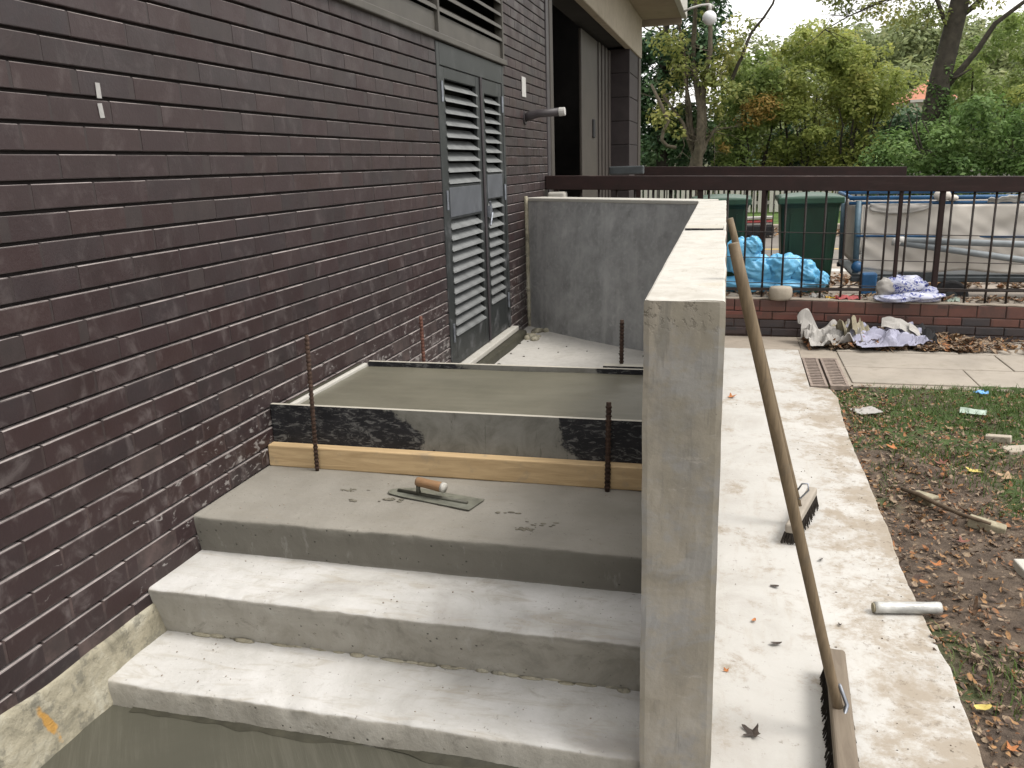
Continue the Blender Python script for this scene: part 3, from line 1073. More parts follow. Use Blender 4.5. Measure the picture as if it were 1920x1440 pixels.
# ------------------------------------------------------------------ concrete stair
stairs = thing('concrete_steps', 'freshly cast pale concrete steps between the brick wall and the parapet', 'steps', (0.8, 2.2, -1.6))


def step_mesh(ztop, zlow, y_top, y_bot, y_back, seed):
    """cast step: rough riser, worn rounded nosing, trowelled tread; runs from wall to parapet"""
    prof = []
    r = 0.012
    for i in range(7):
        t = i / 6
        prof.append((y_bot + (y_top - y_bot) * t, zlow + (ztop - r - zlow) * t, 0.5 + 0.5 * t))
    for i in range(1, 4):
        a = math.pi / 2 * i / 3
        prof.append((y_top + r - r * math.cos(a), ztop - r + r * math.sin(a), 1.0))
    for i in range(1, 9):
        t = i / 8
        prof.append((y_top + r + (y_back - y_top - r) * t, ztop, 1 - t * 0.6))
    prof = prof[:]
    nx = 160
    mbx = MB()

    def fn(u, v):
        k = min(len(prof) - 1, int(round(v * (len(prof) - 1))))
        y, z, e = prof[k]
        x = 0.0 + 1.60 * u
        d = 0.0045 * h2(x, seed, 5) + 0.0030 * h2(x, seed + k * 0.25, 16) + 0.0022 * h2(x, seed + k * 0.7, 40)
        chip = max(0, h2(x, seed * 3.1, 9) - 0.42) * 0.03 if 6 <= k <= 9 else 0
        return (x, y + d * e + chip, z + 0.6 * d * e - chip * 0.7 + 0.004 * h2(x, y, 2.2, seed))
    mbx.grid(fn, nx, len(prof) - 1)
    return mbx


M['tread2'] = None


def tread_mat():
    t = NT('cast_step_concrete')
    p = t.xyz()
    nrm = t.xyz(t.geo.outputs['Normal'])
    base = t.ramp(t.noise(3.0, 6, 0.62, dist=0.5), [(0.28, (0.413, 0.393, 0.363)), (0.46, (0.593, 0.581, 0.553)), (0.60, (0.681, 0.669, 0.648)), (0.78, (0.750, 0.744, 0.730))])
    base = t.mix(t.step(t.noise(1.0, 5, 0.7, vec=t.scale((5, 22, 5)), dist=0.8), 0.48, 0.70, 0, 0.55), base, (0.450, 0.406, 0.330))
    base = t.mix(t.step(t.noise(7.0, 6, 0.72, dist=0.9), 0.56, 0.70, 0, 0.45), base, (0.375, 0.344, 0.286))
    # upper tread still curing: greyer and a little buff
    cur = t.step(p[2], -1.22, -1.16)
    base = t.mix(t.math('MULTIPLY', cur, 0.9), base, t.ramp(t.noise(5, 5), [(0.3, (0.226, 0.208, 0.173)), (0.7, (0.295, 0.275, 0.234))]))
    # riser: off the shutter, its shade painted in as darker grey, with dark blotches, blowholes and a paler upper lip
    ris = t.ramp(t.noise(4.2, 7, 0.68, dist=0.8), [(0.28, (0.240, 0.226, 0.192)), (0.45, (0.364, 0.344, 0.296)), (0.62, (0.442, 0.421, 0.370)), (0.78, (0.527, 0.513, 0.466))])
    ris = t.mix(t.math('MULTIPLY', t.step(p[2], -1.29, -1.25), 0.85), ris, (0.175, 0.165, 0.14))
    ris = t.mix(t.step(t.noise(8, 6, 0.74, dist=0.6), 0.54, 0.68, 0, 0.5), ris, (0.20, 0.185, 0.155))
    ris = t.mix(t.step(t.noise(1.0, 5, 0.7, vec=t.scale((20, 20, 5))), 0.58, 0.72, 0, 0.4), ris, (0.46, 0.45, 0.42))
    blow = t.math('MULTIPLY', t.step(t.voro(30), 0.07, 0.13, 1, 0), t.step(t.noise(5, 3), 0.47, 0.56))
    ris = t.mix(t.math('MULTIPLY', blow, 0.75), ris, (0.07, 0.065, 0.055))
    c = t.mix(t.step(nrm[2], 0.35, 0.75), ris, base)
    # splashes and crumbs
    sp = t.step(t.noise(34, 4, 0.68, dist=0.3), 0.675, 0.71, 0, 0.6)
    c = t.mix(sp, c, (0.152, 0.132, 0.100))
    sp2 = t.step(t.noise(90, 2, 0.6), 0.70, 0.74, 0, 0.55)
    c = t.mix(sp2, c, (0.104, 0.092, 0.072))
    hgt = t.math('ADD', t.math('MULTIPLY', t.noise(45, 5, 0.7), 0.6), t.noise(9, 4))
    t.bump(t.math('SUBTRACT', hgt, t.math('MULTIPLY', blow, 1.0)), 0.5, 0.008)
    return t.fin(c, 0.9, 0, 0.25)


M['tread2'] = tread_mat()
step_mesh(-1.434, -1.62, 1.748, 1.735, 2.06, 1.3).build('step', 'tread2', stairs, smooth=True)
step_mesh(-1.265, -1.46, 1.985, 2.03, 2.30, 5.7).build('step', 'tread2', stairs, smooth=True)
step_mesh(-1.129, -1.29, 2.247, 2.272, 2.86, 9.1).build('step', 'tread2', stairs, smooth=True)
# little ridge of dragged mortar along the riser feet
q = MB()
for i in range(26):
    x = 0.15 + i * 0.055 + random.uniform(-.02, .02)
    q.ball((x, 2.022 + random.uniform(-.006, .006), -1.432), (random.uniform(.02, .045), random.uniform(.006, .012), random.uniform(.004, .01)), 8, 5)
q.build('mortar_ridge', 'haunch', stairs, smooth=True)
# crumbs of dried mix on treads
cr_ = MB()
for i in range(90):
    lv = random.choice([(-1.434, 1.78, 2.0), (-1.265, 2.02, 2.24), (-1.129, 2.28, 2.72)])
    x, y = random.uniform(0.1, 1.54), random.uniform(lv[1], lv[2])
    r_ = random.choice([0.0012, 0.0015, 0.0018, 0.0026])
    cr_.ball((x, y, lv[0] + r_ * 0.3), (r_ * random.uniform(.8, 1.8), r_ * random.uniform(.8, 1.6), r_ * 0.7), 6, 4)
stuff(cr_.build('mortar_crumbs', 'old_conc', stairs))
# dropped dabs of mortar on the upper tread: clusters of flattened crumbs
random.seed(63)
for cx, cy, a, b, n in ((0.62, 2.50, .030, .016, 16), (0.45, 2.56, .040, .016, 14), (1.15, 2.36, .030, .009, 20), (1.20, 2.40, .05, .02, 10), (0.50, 2.47, .02, .008, 7), (1.06, 2.47, .05, .012, 7)):
    q = MB()
    for i in range(n):
        x, y = random.gauss(cx, a * .6), random.gauss(cy, b * .6)
        r_ = random.uniform(.002, .0065)
        q.ball((x, y, -1.1275), (r_ * random.uniform(.8, 2.2), r_ * random.uniform(.7, 1.4), r_ * random.uniform(.2, .5)), 8, 4)
    stuff(q.build('mortar_dab', 'smear', stairs, smooth=True))

# poured slabs
low = thing('lower_wet_slab', 'freshly brushed olive grey wet concrete at the foot of the steps', 'concrete slab', (0.8, 1.3, -1.6))
MB().grid(lambda u, v: (0.02 + 1.57 * u, -0.3 + 2.04 * v, -1.512 + 0.003 * h2(u * 3, v * 4, 2)), 60, 60).build('slab_surface', 'wetlow', low, smooth=True)


def wetband(u, v):
    x = 0.10 + 1.49 * u
    wv = 0.018 + 0.016 * h2(x, 2, 4) + 0.008 * h2(x, 5, 14)
    a = math.pi / 2 * v
    return (x, 1.752 - wv * (1 - math.sin(a)) * 1.6, -1.513 + (wv * 0.75) * (1 - math.cos(a)) + 0.002)


MB().grid(wetband, 120, 6).build('wet_edge', 'wetedge', low, smooth=True)

wet = thing('upper_wet_slab', 'smooth wet concrete pour levelled behind the black edge board', 'concrete slab', (0.8, 3.2, -1.39))
q = MB()
q.grid(lambda u, v: (0.066 + 1.52 * u, 2.812 + 0.758 * v, -0.917 + 0.0025 * h2(u * 4, v * 3, 1.5)), 50, 30)
q.build('slab_surface', 'wet', wet, smooth=True)
MB().box(0.066, 1.586, 2.812, 3.57, -1.39, -0.93).build('slab_body', 'wetedge', wet)
q = MB()
q.box(0.002, 0.042, 2.812, 3.60, -1.2, -0.912)
q.build('wall_strip', 'wetedge', wet, bevel=0.004)
MB().box(0.043, 0.066, 2.812, 3.58, -1.2, -0.902).build('edge_fillet', 'ledge', wet, bevel=0.006)

lnd = MB()
lnd.grid(lambda u, v: (0.0 + 1.6 * u, 3.55 + 3.6 * v, -1.39 + 0.006 * h2(u * 3, v * 6, 1.5)), 30, 60)
tag(lnd.build('landing_slab', 'land', smooth=True), 'pale dusty concrete landing between the louvred doors and the grey rendered wall', 'concrete slab')
q = MB()
random.seed(31)
for i in range(60):
    x, y = random.uniform(0.1, 1.45), random.uniform(3.8, 6.7)
    if y > 7.0 - 0.77 * x:
        continue
    if random.random() < 0.55:
        x = random.uniform(0.08, 0.35)
    r_ = random.choice([0.005, 0.007, 0.010, 0.016])
    q.ball((x, y, -1.39 + r_ * 0.3), (r_ * random.uniform(1, 2), r_ * random.uniform(1, 2), r_ * 0.6), 7, 4)
stuff(q.build('debris_crumbs', 'wetedge'), 'dark crumbs of mortar and dirt scattered over the landing', 'debris')

# formwork
q = MB().box(0.004, 1.584, 2.790, 2.809, -1.128, -0.885)
tag(q.build('formwork_board', 'form', bevel=0.002), 'black film faced board smeared with grey cement, edging the wet slab', 'board')
q = MB()
q.grid(lambda u, v: (0, 0, 0), 1, 1)
q = MB().box(-0.002 + 0.004, 1.584, 2.742, 2.788, -1.129, -1.040)
tag(q.build('timber_batten', 'timber', bevel=0.006, seg=3), 'pale timber batten propping the black board on the top step', 'timber')
q = MB().box(0.07, 1.585, 3.572, 3.592, -1.38, -0.893)
tag(q.build('back_board', 'form', bevel=0.002), 'thin dark board closing the far side of the wet slab', 'board')
q = MB().box(1.21, 1.582, 3.594, 3.640, -1.2, -0.885)
tag(q.build('packing_block', 'form', bevel=0.003), 'short black packing piece by the parapet behind the far board', 'board')


def rebar(x, y, z0, z1, lean, label, mat='rebar', r=0.0075):
    t = thing('reinforcing_bar', label, 'steel bar', (x, y, z0), 'reinforcing bars staking the formwork')
    top = (x + lean[0], y + lean[1], z1)
    MB().tube([(x, y, z0), top], r, 10).build('shank', mat, t, smooth=True)
    q = MB()
    n = int((z1 - z0) / 0.016)
    for i in range(1, n):
        f = i / n
        c = Vector((x + lean[0] * f, y + lean[1] * f, z0 + (z1 - z0) * f))
        q.tube([c + Vector((0, 0, -0.003)), c + Vector((0, 0, 0.003))], r * 1.28, 10)
    q.build('rib', mat, t)


rebar(0.222, 2.724, -1.129, -0.586, (0.016, -0.01), 'tall thin rusty bar staking the batten near the brick wall')
rebar(1.360, 2.722, -1.129, -0.800, (0.006, 0), 'short ribbed rusty bar staking the batten near the parapet', r=0.0085)
rebar(1.281, 3.652, -1.39, -0.685, (0.007, 0), 'ribbed bar standing on the landing in front of the grey rendered wall', r=0.0085)
rebar(0.345, 3.612, -1.39, -0.675, (-0.004, 0), 'reddish rusted bar behind the wet slab, close against the brick wall', 'rebar_red')

# ------------------------------------------------------------------ parapet and rendered wall
par = thing('parapet_wall', 'new cast concrete parapet with white top beside the steps', 'wall', (1.65, 3.8, -1.6))


def parapet():
    mbx = MB()
    nseg, nz_ = 70, 34
    # outline of cross section walked round: left bottom -> left top -> right top -> right bottom, per station
    def sec(t):
        y = 1.72 + t * 4.23
        xl = 1.5875 + (1.512 - 1.5875) * t
        xr = 1.7545 + (1.695 - 1.7545) * t
        return y, xl, xr
    r = 0.006
    def ring(t):
        y, xl, xr = sec(t)
        yl, yr = y, y + 0.05 * t
        pts = []
        for i in range(nz_):
            z = -1.64 + (1.36 - r) * i / (nz_ - 1)
            pts.append((xl, yl, z))
        pts.append((xl + r * .3, yl, -0.28 - r * .3))
        for i in range(9):
            u = (i + 0.3) / 8.6
            pts.append((xl + (xr - xl) * u, yl + (yr - yl) * u, -0.28))
        pts.append((xr - r * .3, yr, -0.28 - r * .3))
        for i in range(nz_):
            z = -0.28 - r - (1.36 - r) * i / (nz_ - 1)
            pts.append((xr, yr, z))
        return pts
    rings = []
    for k in range(nseg + 1):
        t = (k / nseg) ** 1.3
        pts = ring(t)
        out = []
        for (x, y, z) in pts:
            n = 0.0028 * h2(y * 5, z * 5, 1, x * 7) + 0.0015 * h2(y * 16, z * 16, 1, x * 20)
            out.append((x + n, y, z + n * (1.2 if z > -0.3 else 0.2)))
        rings.append(out)
    n = len(rings[0])
    for rg in rings:
        mbx.v += rg
    for k in range(nseg):
        for i in range(n - 1):
            a = k * n + i
            mbx.f.append((a, a + 1, a + n + 1, a + n))
    # front face as its own grid so it stays crisp
    front_ = rings[0]
    nz2 = nz_
    o = len(mbx.v)
    cols = 14
    L = front_[:nz2 + 1]
    Rr_ = front_[-(nz2 + 1):][::-1]
    for i in range(nz2 + 1):
        for j in range(cols + 1):
            u = j / cols
            a, b = Vector(L[i]), Vector(Rr_[i])
            c = a.lerp(b, u)
            if 0 < j < cols:
                c.y += -0.002 + 0.0022 * h2(c.x * 14, c.z * 14, 1) + 0.001 * h2(c.x * 45, c.z * 45, 1)
            mbx.v.append(tuple(c))
    for i in range(nz2):
        for j in range(cols):
            a = o + i * (cols + 1) + j
            mbx.f.append((a, a + 1, a + cols + 2, a + cols + 1))
    # lip between the front grid top row and the top surface
    toprow = [o + nz2 * (cols + 1) + j for j in range(cols + 1)]
    topring = list(range(nz2, n - nz2))
    mbx.f.append(tuple(toprow + topring[::-1][1:-1]))
    mbx.f.append(tuple((nseg) * n + i for i in range(n)))
    return mbx


pw = parapet().build('wall_body', 'pillar', par)
for f in pw.data.polygons:
    f.use_smooth = False
# tarry joint strip crossing the top
q = MB()
q.grid(lambda u, v: (1.566 + 0.152 * u + 0.002 * h2(v * 3, u * 9, 2), 3.50 + 0.16 * v + (-0.03 * u) + 0.01 * h2(u * 20, v, 1), -0.2755 + 0.001 * h2(u * 30, v * 6, 2)), 20, 6)
q.build('joint_strip', 'form', par, solid=0.008)

rw = thing('rendered_wall', 'dark grey freshly rendered angled wall closing the landing', 'wall', (0.8, 6.5, -1.6))
dirw = Vector((1.512, -1.163, 0)).normalized()
nrmw = Vector((-dirw.y, dirw.x, 0)) * 1.0        # pointing away from the camera
if nrmw.y < 0:
    nrmw = -nrmw
P0 = Vector((0.0, 7.08, 0))
LEN = 1.93


def rw_fn(u, v):
    c = P0 + dirw * (LEN * u)
    z = -1.6 + 1.314 * v
    n = 0.004 * h2(u * 6, v * 4, 1.2) + 0.002 * h2(u * 20, v * 14, 1)
    n -= 0.095 * math.sin(math.pi * u ** 0.8) * (1 - v) ** 0.8      # the render sweeps out towards its foot
    return (c.x + nrmw.x * n, c.y + nrmw.y * n, z)


MB().grid(rw_fn, 60, 40).build('render_face', 'render', rw, smooth=True)
q = MB()
a, b = P0 - dirw * 0.02 - nrmw * 0.006, P0 + dirw * (LEN - 0.02) - nrmw * 0.006
c, d = b + nrmw * 0.22, a + nrmw * 0.22
q.prism([(a.x, a.y), (b.x, b.y), (c.x, c.y), (d.x, d.y)], -0.302, -0.274)
q.build('cap', 'ledge', rw, bevel=0.006)
q = MB()
a, b = P0 + nrmw * 0.012, P0 + dirw * LEN + nrmw * 0.012
c, d = b + nrmw * 0.19, a + nrmw * 0.19
q.prism([(a.x, a.y), (b.x, b.y), (c.x, c.y), (d.x, d.y)], -1.6, -0.303)
q.build('wall_core', 'old_conc', rw)
# mortar fillet at the corner with the brickwork
MB().tube([(0.012 + 0.006 * h2(i, 3, .9), 7.05 + 0.012 * h2(i, 1, .8), -1.42 + i * 0.058) for i in range(21)], [0.02 + 0.008 * h2(i, 7, .9) for i in range(21)], 8).build('corner_fillet', 'haunch', rw, smooth=True)
q = MB()
random.seed(5)
for i in range(14):
    x = random.uniform(0.02, 0.22)
    q.ball((x, random.uniform(6.5, 6.95) - 0.3 * x, -1.385), (random.uniform(.02, .06), random.uniform(.02, .06), random.uniform(.01, .035)), 8, 5)
q.build('mortar_droppings', 'haunch', rw, smooth=True)

# tape and label on the brickwork, wall spout
random.seed(9)
tp = thing('masking_tape', 'two grey strips of tape stuck across a joint of the brick wall', 'tape', (0.001, 2.10, 0.22))
MB().box(0.0022, 0.0034, 2.090, 2.108, 0.222, 0.264).build('tape_strip', 'tape', tp)
q = MB().obox((0.0026, 2.098, 0.1885), (1, 0, 0), (0, 1, 0.10), (0, -0.10, 1), 0.0012, 0.018, 0.040).build('tape_strip', 'tape', tp)
tp2 = MB()
tp2.obox((0.006, 7.10, 0.63), (1, 0, 0), (0, 1, 0), (0, 0, 1), 0.008, 0.13, 0.16)
tag(tp2.build('wall_label', 'white_paint', bevel=0.003), 'small white tag fixed to the brickwork beyond the louvred doors', 'sign')
sp = thing('wall_spout', 'dark pipe stub with white end projecting from the brick wall beside the garage opening', 'pipe', (0.0, 7.12, 0.40))
MB().tube([(0.0, 7.12, 0.385), (0.05, 7.12, 0.40), (0.12, 7.12, 0.415), (0.30, 7.12, 0.42)], [0.035, 0.036, 0.033, 0.033], 14).build('pipe_body', 'frame_dark', sp, smooth=True)
MB().tube([(0.30, 7.12, 0.42), (0.352, 7.12, 0.422)], [0.036, 0.034], 14).build('end_cap', 'white_paint', sp, bevel=0.004)
MB().tube([(0.001, 7.12, 0.385), (0.012, 7.12, 0.385)], 0.055, 16).build('wall_flange', 'frame_dark', sp)

# ------------------------------------------------------------------ trowel
tr = thing('finishing_trowel', 'steel finishing trowel with a wooden handle lying on the top step', 'trowel', (0.77, 2.5, -1.129))
zt = -1.1245
bl = [(0.955, 2.557), (0.929, 2.459), (0.655, 2.528), (0.600, 2.548), (0.588, 2.565), (0.592, 2.585), (0.612, 2.598), (0.680, 2.617)]
MB().prism(bl, zt, zt + 0.0022).build('blade', 'blade', tr)
ax = Vector((0.935, 2.505, 0)) - Vector((0.62, 2.575, 0))
ax.normalize()
c0 = Vector((0.625, 2.572, zt + 0.006))
MB().tube([c0, c0 + ax * 0.29], [0.007, 0.006], 8, flat=0.8).build('rib', 'blade_dark', tr, smooth=True)
g0 = c0 + ax * 0.088
hd = Vector((ax.x, ax.y, -0.06)).normalized()
h0 = g0 + Vector((0.004, 0, 0.046))
MB().tube([g0, g0 + Vector((0, 0, 0.020)), h0 + hd * -0.004], [0.010, 0.0075, 0.009], 10).build('neck', 'blade_dark', tr, smooth=True)
pts, rr = [], []
for i, (f, r_) in enumerate([(0, .010), (.02, .0155), (.08, .0172), (.3, .0165), (.55, .0170), (.8, .0180), (.94, .0172), (1, .012)]):
    pts.append(h0 + hd * (0.118 * f - 0.010))
    rr.append(r_)
MB().tube(pts, rr, 16).build('handle', 'handle_wood', tr, smooth=True)
MB().tube([h0 + hd * 0.095, h0 + hd * 0.1085], [.0183, .0178], 16).build('worn_end', 'ledge', tr, smooth=True)


# ------------------------------------------------------------------ brooms
def broom(tip, foot, head_a, head_b, label, r, wd=0.058, hook=False, head='broom_head'):
    t = thing('broom', label, 'broom', (foot[0], foot[1], GZ), 'brooms leaning on the parapet')
    tip, foot = Vector(tip), Vector(foot)
    n = 14
    MB().tube([foot.lerp(tip, i / n) for i in range(n + 1)],
              [r] * n + [r * 0.9], 14).build('handle', 'broom_wood', t, smooth=True)
    a, b = Vector(head_a), Vector(head_b)
    ax = (b - a).normalized()
    side = ax.cross(Vector((0, 0, 1))).normalized()
    c = (a + b) / 2
    blk = MB()
    L = (b - a).length
    blk.obox(c + Vector((0, 0, 0.02)), ax, side, (0, 0, 1), L, wd, 0.042)
    blk.build('head_block', head, t, bevel=0.010, seg=3)
    br = []
    random.seed(3)
    m_ = MB()
    nl, nw = int(L / 0.016), 5
    for i in range(nl):
        for j in range(nw):
            base = a + ax * ((i + 0.5) / nl * L) + side * ((j - 2) / 5 * wd * 1.05) + Vector((0, 0, 0.002))
            for k in range(3):
                e = base + ax * random.uniform(-.010, .010) + side * ((j - 2) * 0.006 + random.uniform(-.008, .008))
                e.z = GZ + 0.003
                s0 = base + Vector((random.uniform(-.004, .004), random.uniform(-.004, .004), 0))
                d1 = side * 0.0022
                d2 = ax * 0.0022
                m_.add([s0 - d1 - d2, s0 + d1 - d2, s0 + d1 + d2, s0 - d1 + d2, e - d1, e + d2, e + d1], [(0, 1, 5, 4), (1, 2, 6, 5), (2, 3, 4, 6)])
    stuff(m_.build('bristles', 'bristle', t))
    # steel stay
    if hook:
        p0 = foot + (tip - foot).normalized() * 0.10
        q = MB()
        q.tube([p0 + side * 0.015, p0 + side * 0.03 + Vector((0, 0, .03)), p0 + side * 0.055 + Vector((0, 0, .035)), p0 + side * 0.06 + Vector((0, 0, .005)), p0 + side * 0.03 + Vector((0, 0, -.035)), p0 + side * .012 + Vector((0, 0, -.05))], 0.004, 8)
        q.build('steel_hook', 'steel', t, smooth=True)
    else:
        p0 = foot + (tip - foot).normalized() * 0.10
        q = MB()
        q.tube([p0 + side * (r + 0.003), foot + side * (r + 0.004) + Vector((0, 0, 0.03)), foot - ax * 0.06 + side * 0.004 + Vector((0, 0, 0.004)), foot - ax * 0.12 + Vector((0, 0, 0.004))], [0.005, 0.006, 0.006, 0.006], 8)
        q.build('steel_stay', 'steel', t, smooth=True)
        MB().ball(foot - ax * 0.135 + Vector((0, 0, 0.004)), (0.009, 0.009, 0.005), 10, 6).build('screw', 'rebar', t, smooth=True)
    return t


broom((1.764, 2.05, -0.196), (2.098, 2.17, -1.521), (2.085, 1.80, -1.54), (2.118, 2.47, -1.54), 'nearer broom with thick worn handle and long cement caked head', 0.0150)
broom((1.742, 3.52, -0.236), (2.085, 3.62, -1.522), (2.034, 3.40, -1.545), (2.160, 3.86, -1.545), 'farther broom half hidden, its dark bristled head turned askew', 0.0145, wd=0.044, hook=True, head='slab')

# ------------------------------------------------------------------ low brick wall
lw = thing('low_brick_wall', 'low red and dark brick wall with mortar top carrying the railings', 'wall', (3.5, 7.9, -1.6))


def lwz(x):
    return -0.020 * (x - 1.7)


lm = MB()
X0L, X1L = 1.55, 7.2
rows = [(-1.362, -1.250, 'lowbrick', 0.0), (-1.437, -1.362, 'lowbrick', 0.5), (-1.512, -1.437, 'bluebrick', 0.0), (-1.587, -1.512, 'bluebrick', 0.5)]
shared = {}
for za, zb, mt, off in rows:
    i = 0
    x = X0L - off * BRK
    while x < X1L:
        a, b = max(X0L, x) + 0.004, x + BRK - 0.004
        random.seed(int(x * 1000 + za * 777))
        if b - a > 0.03:
            dz = lwz((a + b) / 2)
            yf = 7.83 + random.uniform(-.004, .004)
            mm = mt
            if mt == 'lowbrick' and random.random() < 0.06:
                mm = 'bluebrick'
            MB().box(a, b, yf, 7.99, za + 0.004 + dz, zb - 0.004 + dz).build('brick', mm, lw, bevel=0.005)
        x += BRK
q = MB()
q.grid(lambda u, v: (X0L + (X1L - X0L) * u, 7.838, -1.62 + 0.367 * v + lwz(X0L + (X1L - X0L) * u)), 30, 1)
q.build('wall_mortar', 'lowmortar', lw)
q = MB()
q.grid(lambda u, v: (X0L + (X1L - X0L) * u, 7.832 + 0.34 * v + 0.012 * h2(u * 60, v, 1) * (1 - v), -1.247 + lwz(X0L + (X1L - X0L) * u) + 0.008 * h2(u * 40, v * 3, 1) + 0.01 * v), 160, 10)
q.build('mortar_bed', 'old_conc', lw, smooth=True, solid=0.012)
q = MB()
q.box(X0L, X1L, 7.99, 8.18, -1.62, -1.36)
q.build('wall_back', 'bluebrick', lw)
random.seed(21)


# ------------------------------------------------------------------ railings
def railing(Y, x0, x1, zt, slope, hgt, xs_bars, zbot, label, posts, bar_r=0.008, wires=(), rail_d=0.09, bottom=None):
    t = thing('railing', label, 'railing', ((x0 + x1) / 2, Y, zbot(x0)))

    def zr(x):
        return zt + slope * (x - x0)
    q = MB()
    vs = [(x0, Y - rail_d / 2, zr(x0) - hgt), (x1, Y - rail_d / 2, zr(x1) - hgt), (x1, Y + rail_d / 2, zr(x1) - hgt), (x0, Y + rail_d / 2, zr(x0) - hgt),
          (x0, Y - rail_d / 2, zr(x0)), (x1, Y - rail_d / 2, zr(x1)), (x1, Y + rail_d / 2, zr(x1)), (x0, Y + rail_d / 2, zr(x0))]
    q.add(vs, [(0, 1, 5, 4), (2, 3, 7, 6), (0, 4, 7, 3), (1, 2, 6, 5), (4, 5, 6, 7), (3, 2, 1, 0)])
    q.build('top_rail', 'rail', t, bevel=0.006)
    for i, x in enumerate(xs_bars):
        q = MB()
        zb_ = zbot(x)
        q.tube([(x + random.uniform(-.006, .006), Y, zb_ - 0.01), (x, Y, zr(x) - hgt + 0.01)], bar_r, 8)
        q.build('bar', 'bar', t, smooth=True)
    for x, wx, wy in posts:
        MB().box(x - wx / 2, x + wx / 2, Y - wy / 2, Y + wy / 2, zbot(x) - 0.06, zr(x) - hgt + 0.003).build('post', 'rail', t, bevel=0.004)
    for zw, rwz in wires:
        MB().tube([(x0 + 0.2, Y - 0.012, zw), (x1, Y - 0.012, zw + slope * (x1 - x0))], rwz, 6).build('cross_wire', 'bar', t)
    if bottom:
        MB().box(bottom[0], bottom[1], Y - 0.012, Y + 0.012, bottom[2] - 0.02, bottom[2] + 0.006).build('bottom_rail', 'bar', t)
    return t


YN = 7.90
bars = []
x = 0.34
while x < 6.5:
    bars.append(x)
    x += 0.168
posts_near = [(0.10, 0.05, 0.05), (1.44, 0.05, 0.05), (3.13, 0.030, 0.04), (3.455, 0.042, 0.05), (4.99, 0.045, 0.05)]
bars = [b for b in bars if all(abs(b - p[0]) > 0.06 for p in posts_near)]
railing(YN, 0.005, 6.6, -0.104, -0.0286, 0.128, bars, lambda x: -1.245 + lwz(x) if x > 1.5 else -1.6,
        'near dark brown railing with broad top rail above the low brick wall', posts_near, 0.0095,
        wires=((-0.60, 0.004), (-0.83, 0.004), (-1.06, 0.004)), bottom=(1.6, 6.5, -1.165))
q = MB().box(0.03, 0.20, YN - 0.09, YN + 0.05, -0.33, -0.255)
tag(q.build('rail_block', 'ledge', bevel=0.02), 'small pale mortar lump under the near end of the railing by the brick wall', 'mortar lump')
bars = [0.6 + i * 0.125 for i in range(26)]
railing(11.5, 0.42, 3.78, -0.068, -0.030, 0.118, bars, lambda x: -1.5, 'far dark brown railing behind the bins, ending at the ivy bush', [(0.47, 0.06, 0.06), (2.1, 0.06, 0.06), (3.74, 0.06, 0.06)], 0.008)
q = MB().box(0.16, 0.60, 10.9, 11.02, -0.16, -0.055)
tag(q.build('rail_bracket', 'grey_metal', bevel=0.015), 'scuffed steel plate where the far railing meets the building', 'bracket')


# ------------------------------------------------------------------ wheelie bins
def bin_(x, y, z, label):
    t = thing('wheelie_bin', label, 'bin', (x, y, z), 'green wheelie bins behind the railing')
    q = MB()
    secs = [(0.04, .22, .25), (0.30, .235, .28), (0.96, .272, .335), (1.0, .285, .35), (1.03, .285, .35)]
    vs = []
    for h, hx, hy in secs:
        r = 0.04
        ring = []
        for sx, sy, a0 in ((1, 1, 0), (-1, 1, 90), (-1, -1, 180), (1, -1, 270)):
            for k in range(3):
                a = R(a0 + 45 * k)
                ring.append((x + sx * (hx - r) + r * math.cos(a), y + sy * (hy - r) + r * math.sin(a), z + h))
        vs += ring
    n = 12
    fs_ = [tuple(range(n - 1, -1, -1)), tuple(range(4 * n, 5 * n))]
    for i in range(4):
        fs_ += [(i * n + k, i * n + (k + 1) % n, (i + 1) * n + (k + 1) % n, (i + 1) * n + k) for k in range(n)]
    q.add(vs, fs_)
    q.build('body', 'bin', t)
    # recessed panel edge and ribs on the front
    for dx in (-0.17, 0.17):
        MB().obox((x + dx, y - 0.318, z + 0.66), (1, 0, 0), (0, 1, 0.06), (0, -0.06, 1), 0.02, 0.016, 0.50).build('rib', 'bin', t)
    ld = MB()
    ld.grid(lambda u, v: (x - 0.30 + 0.60 * u, y - 0.385 + 0.76 * v, z + 1.055 + 0.035 * math.sin(math.pi * u) ** .6 * math.sin(math.pi * v) ** .5), 14, 14)
    ld.build('lid', 'lid', t, smooth=True, solid=0.012)
    lp = MB()
    lp.box(x - 0.303, x + 0.303, y - 0.392, y - 0.37, z + 1.0, z + 1.06)
    lp.box(x - 0.303, x - 0.285, y - 0.37, y + 0.37, z + 1.012, z + 1.06)
    lp.box(x + 0.285, x + 0.303, y - 0.37, y + 0.37, z + 1.012, z + 1.06)
    lp.build('lid_rim', 'lid', t, bevel=0.012)
    MB().tube([(x - 0.25, y + 0.40, z + 1.02), (x - 0.25, y + 0.46, z + 1.03), (x + 0.25, y + 0.46, z + 1.03), (x + 0.25, y + 0.40, z + 1.02)], 0.016, 8).build('handle', 'lid', t)
    for sx in (-1, 1):
        MB().tube([(x + sx * 0.21, y + 0.27, z + 0.10), (x + sx * 0.27, y + 0.27, z + 0.10)], 0.10, 18).build('wheel', 'black_rubber', t, bevel=0.01)
    MB().tube([(x - 0.22, y + 0.27, z + 0.10), (x + 0.22, y + 0.27, z + 0.10)], 0.012, 8).build('axle', 'grey_metal', t)


bin_(2.455, 8.98, -1.45, 'dark green wheelie bin standing in full view behind the railing')
bin_(1.60, 8.98, -1.45, 'dark green wheelie bin partly hidden by the white topped parapet')

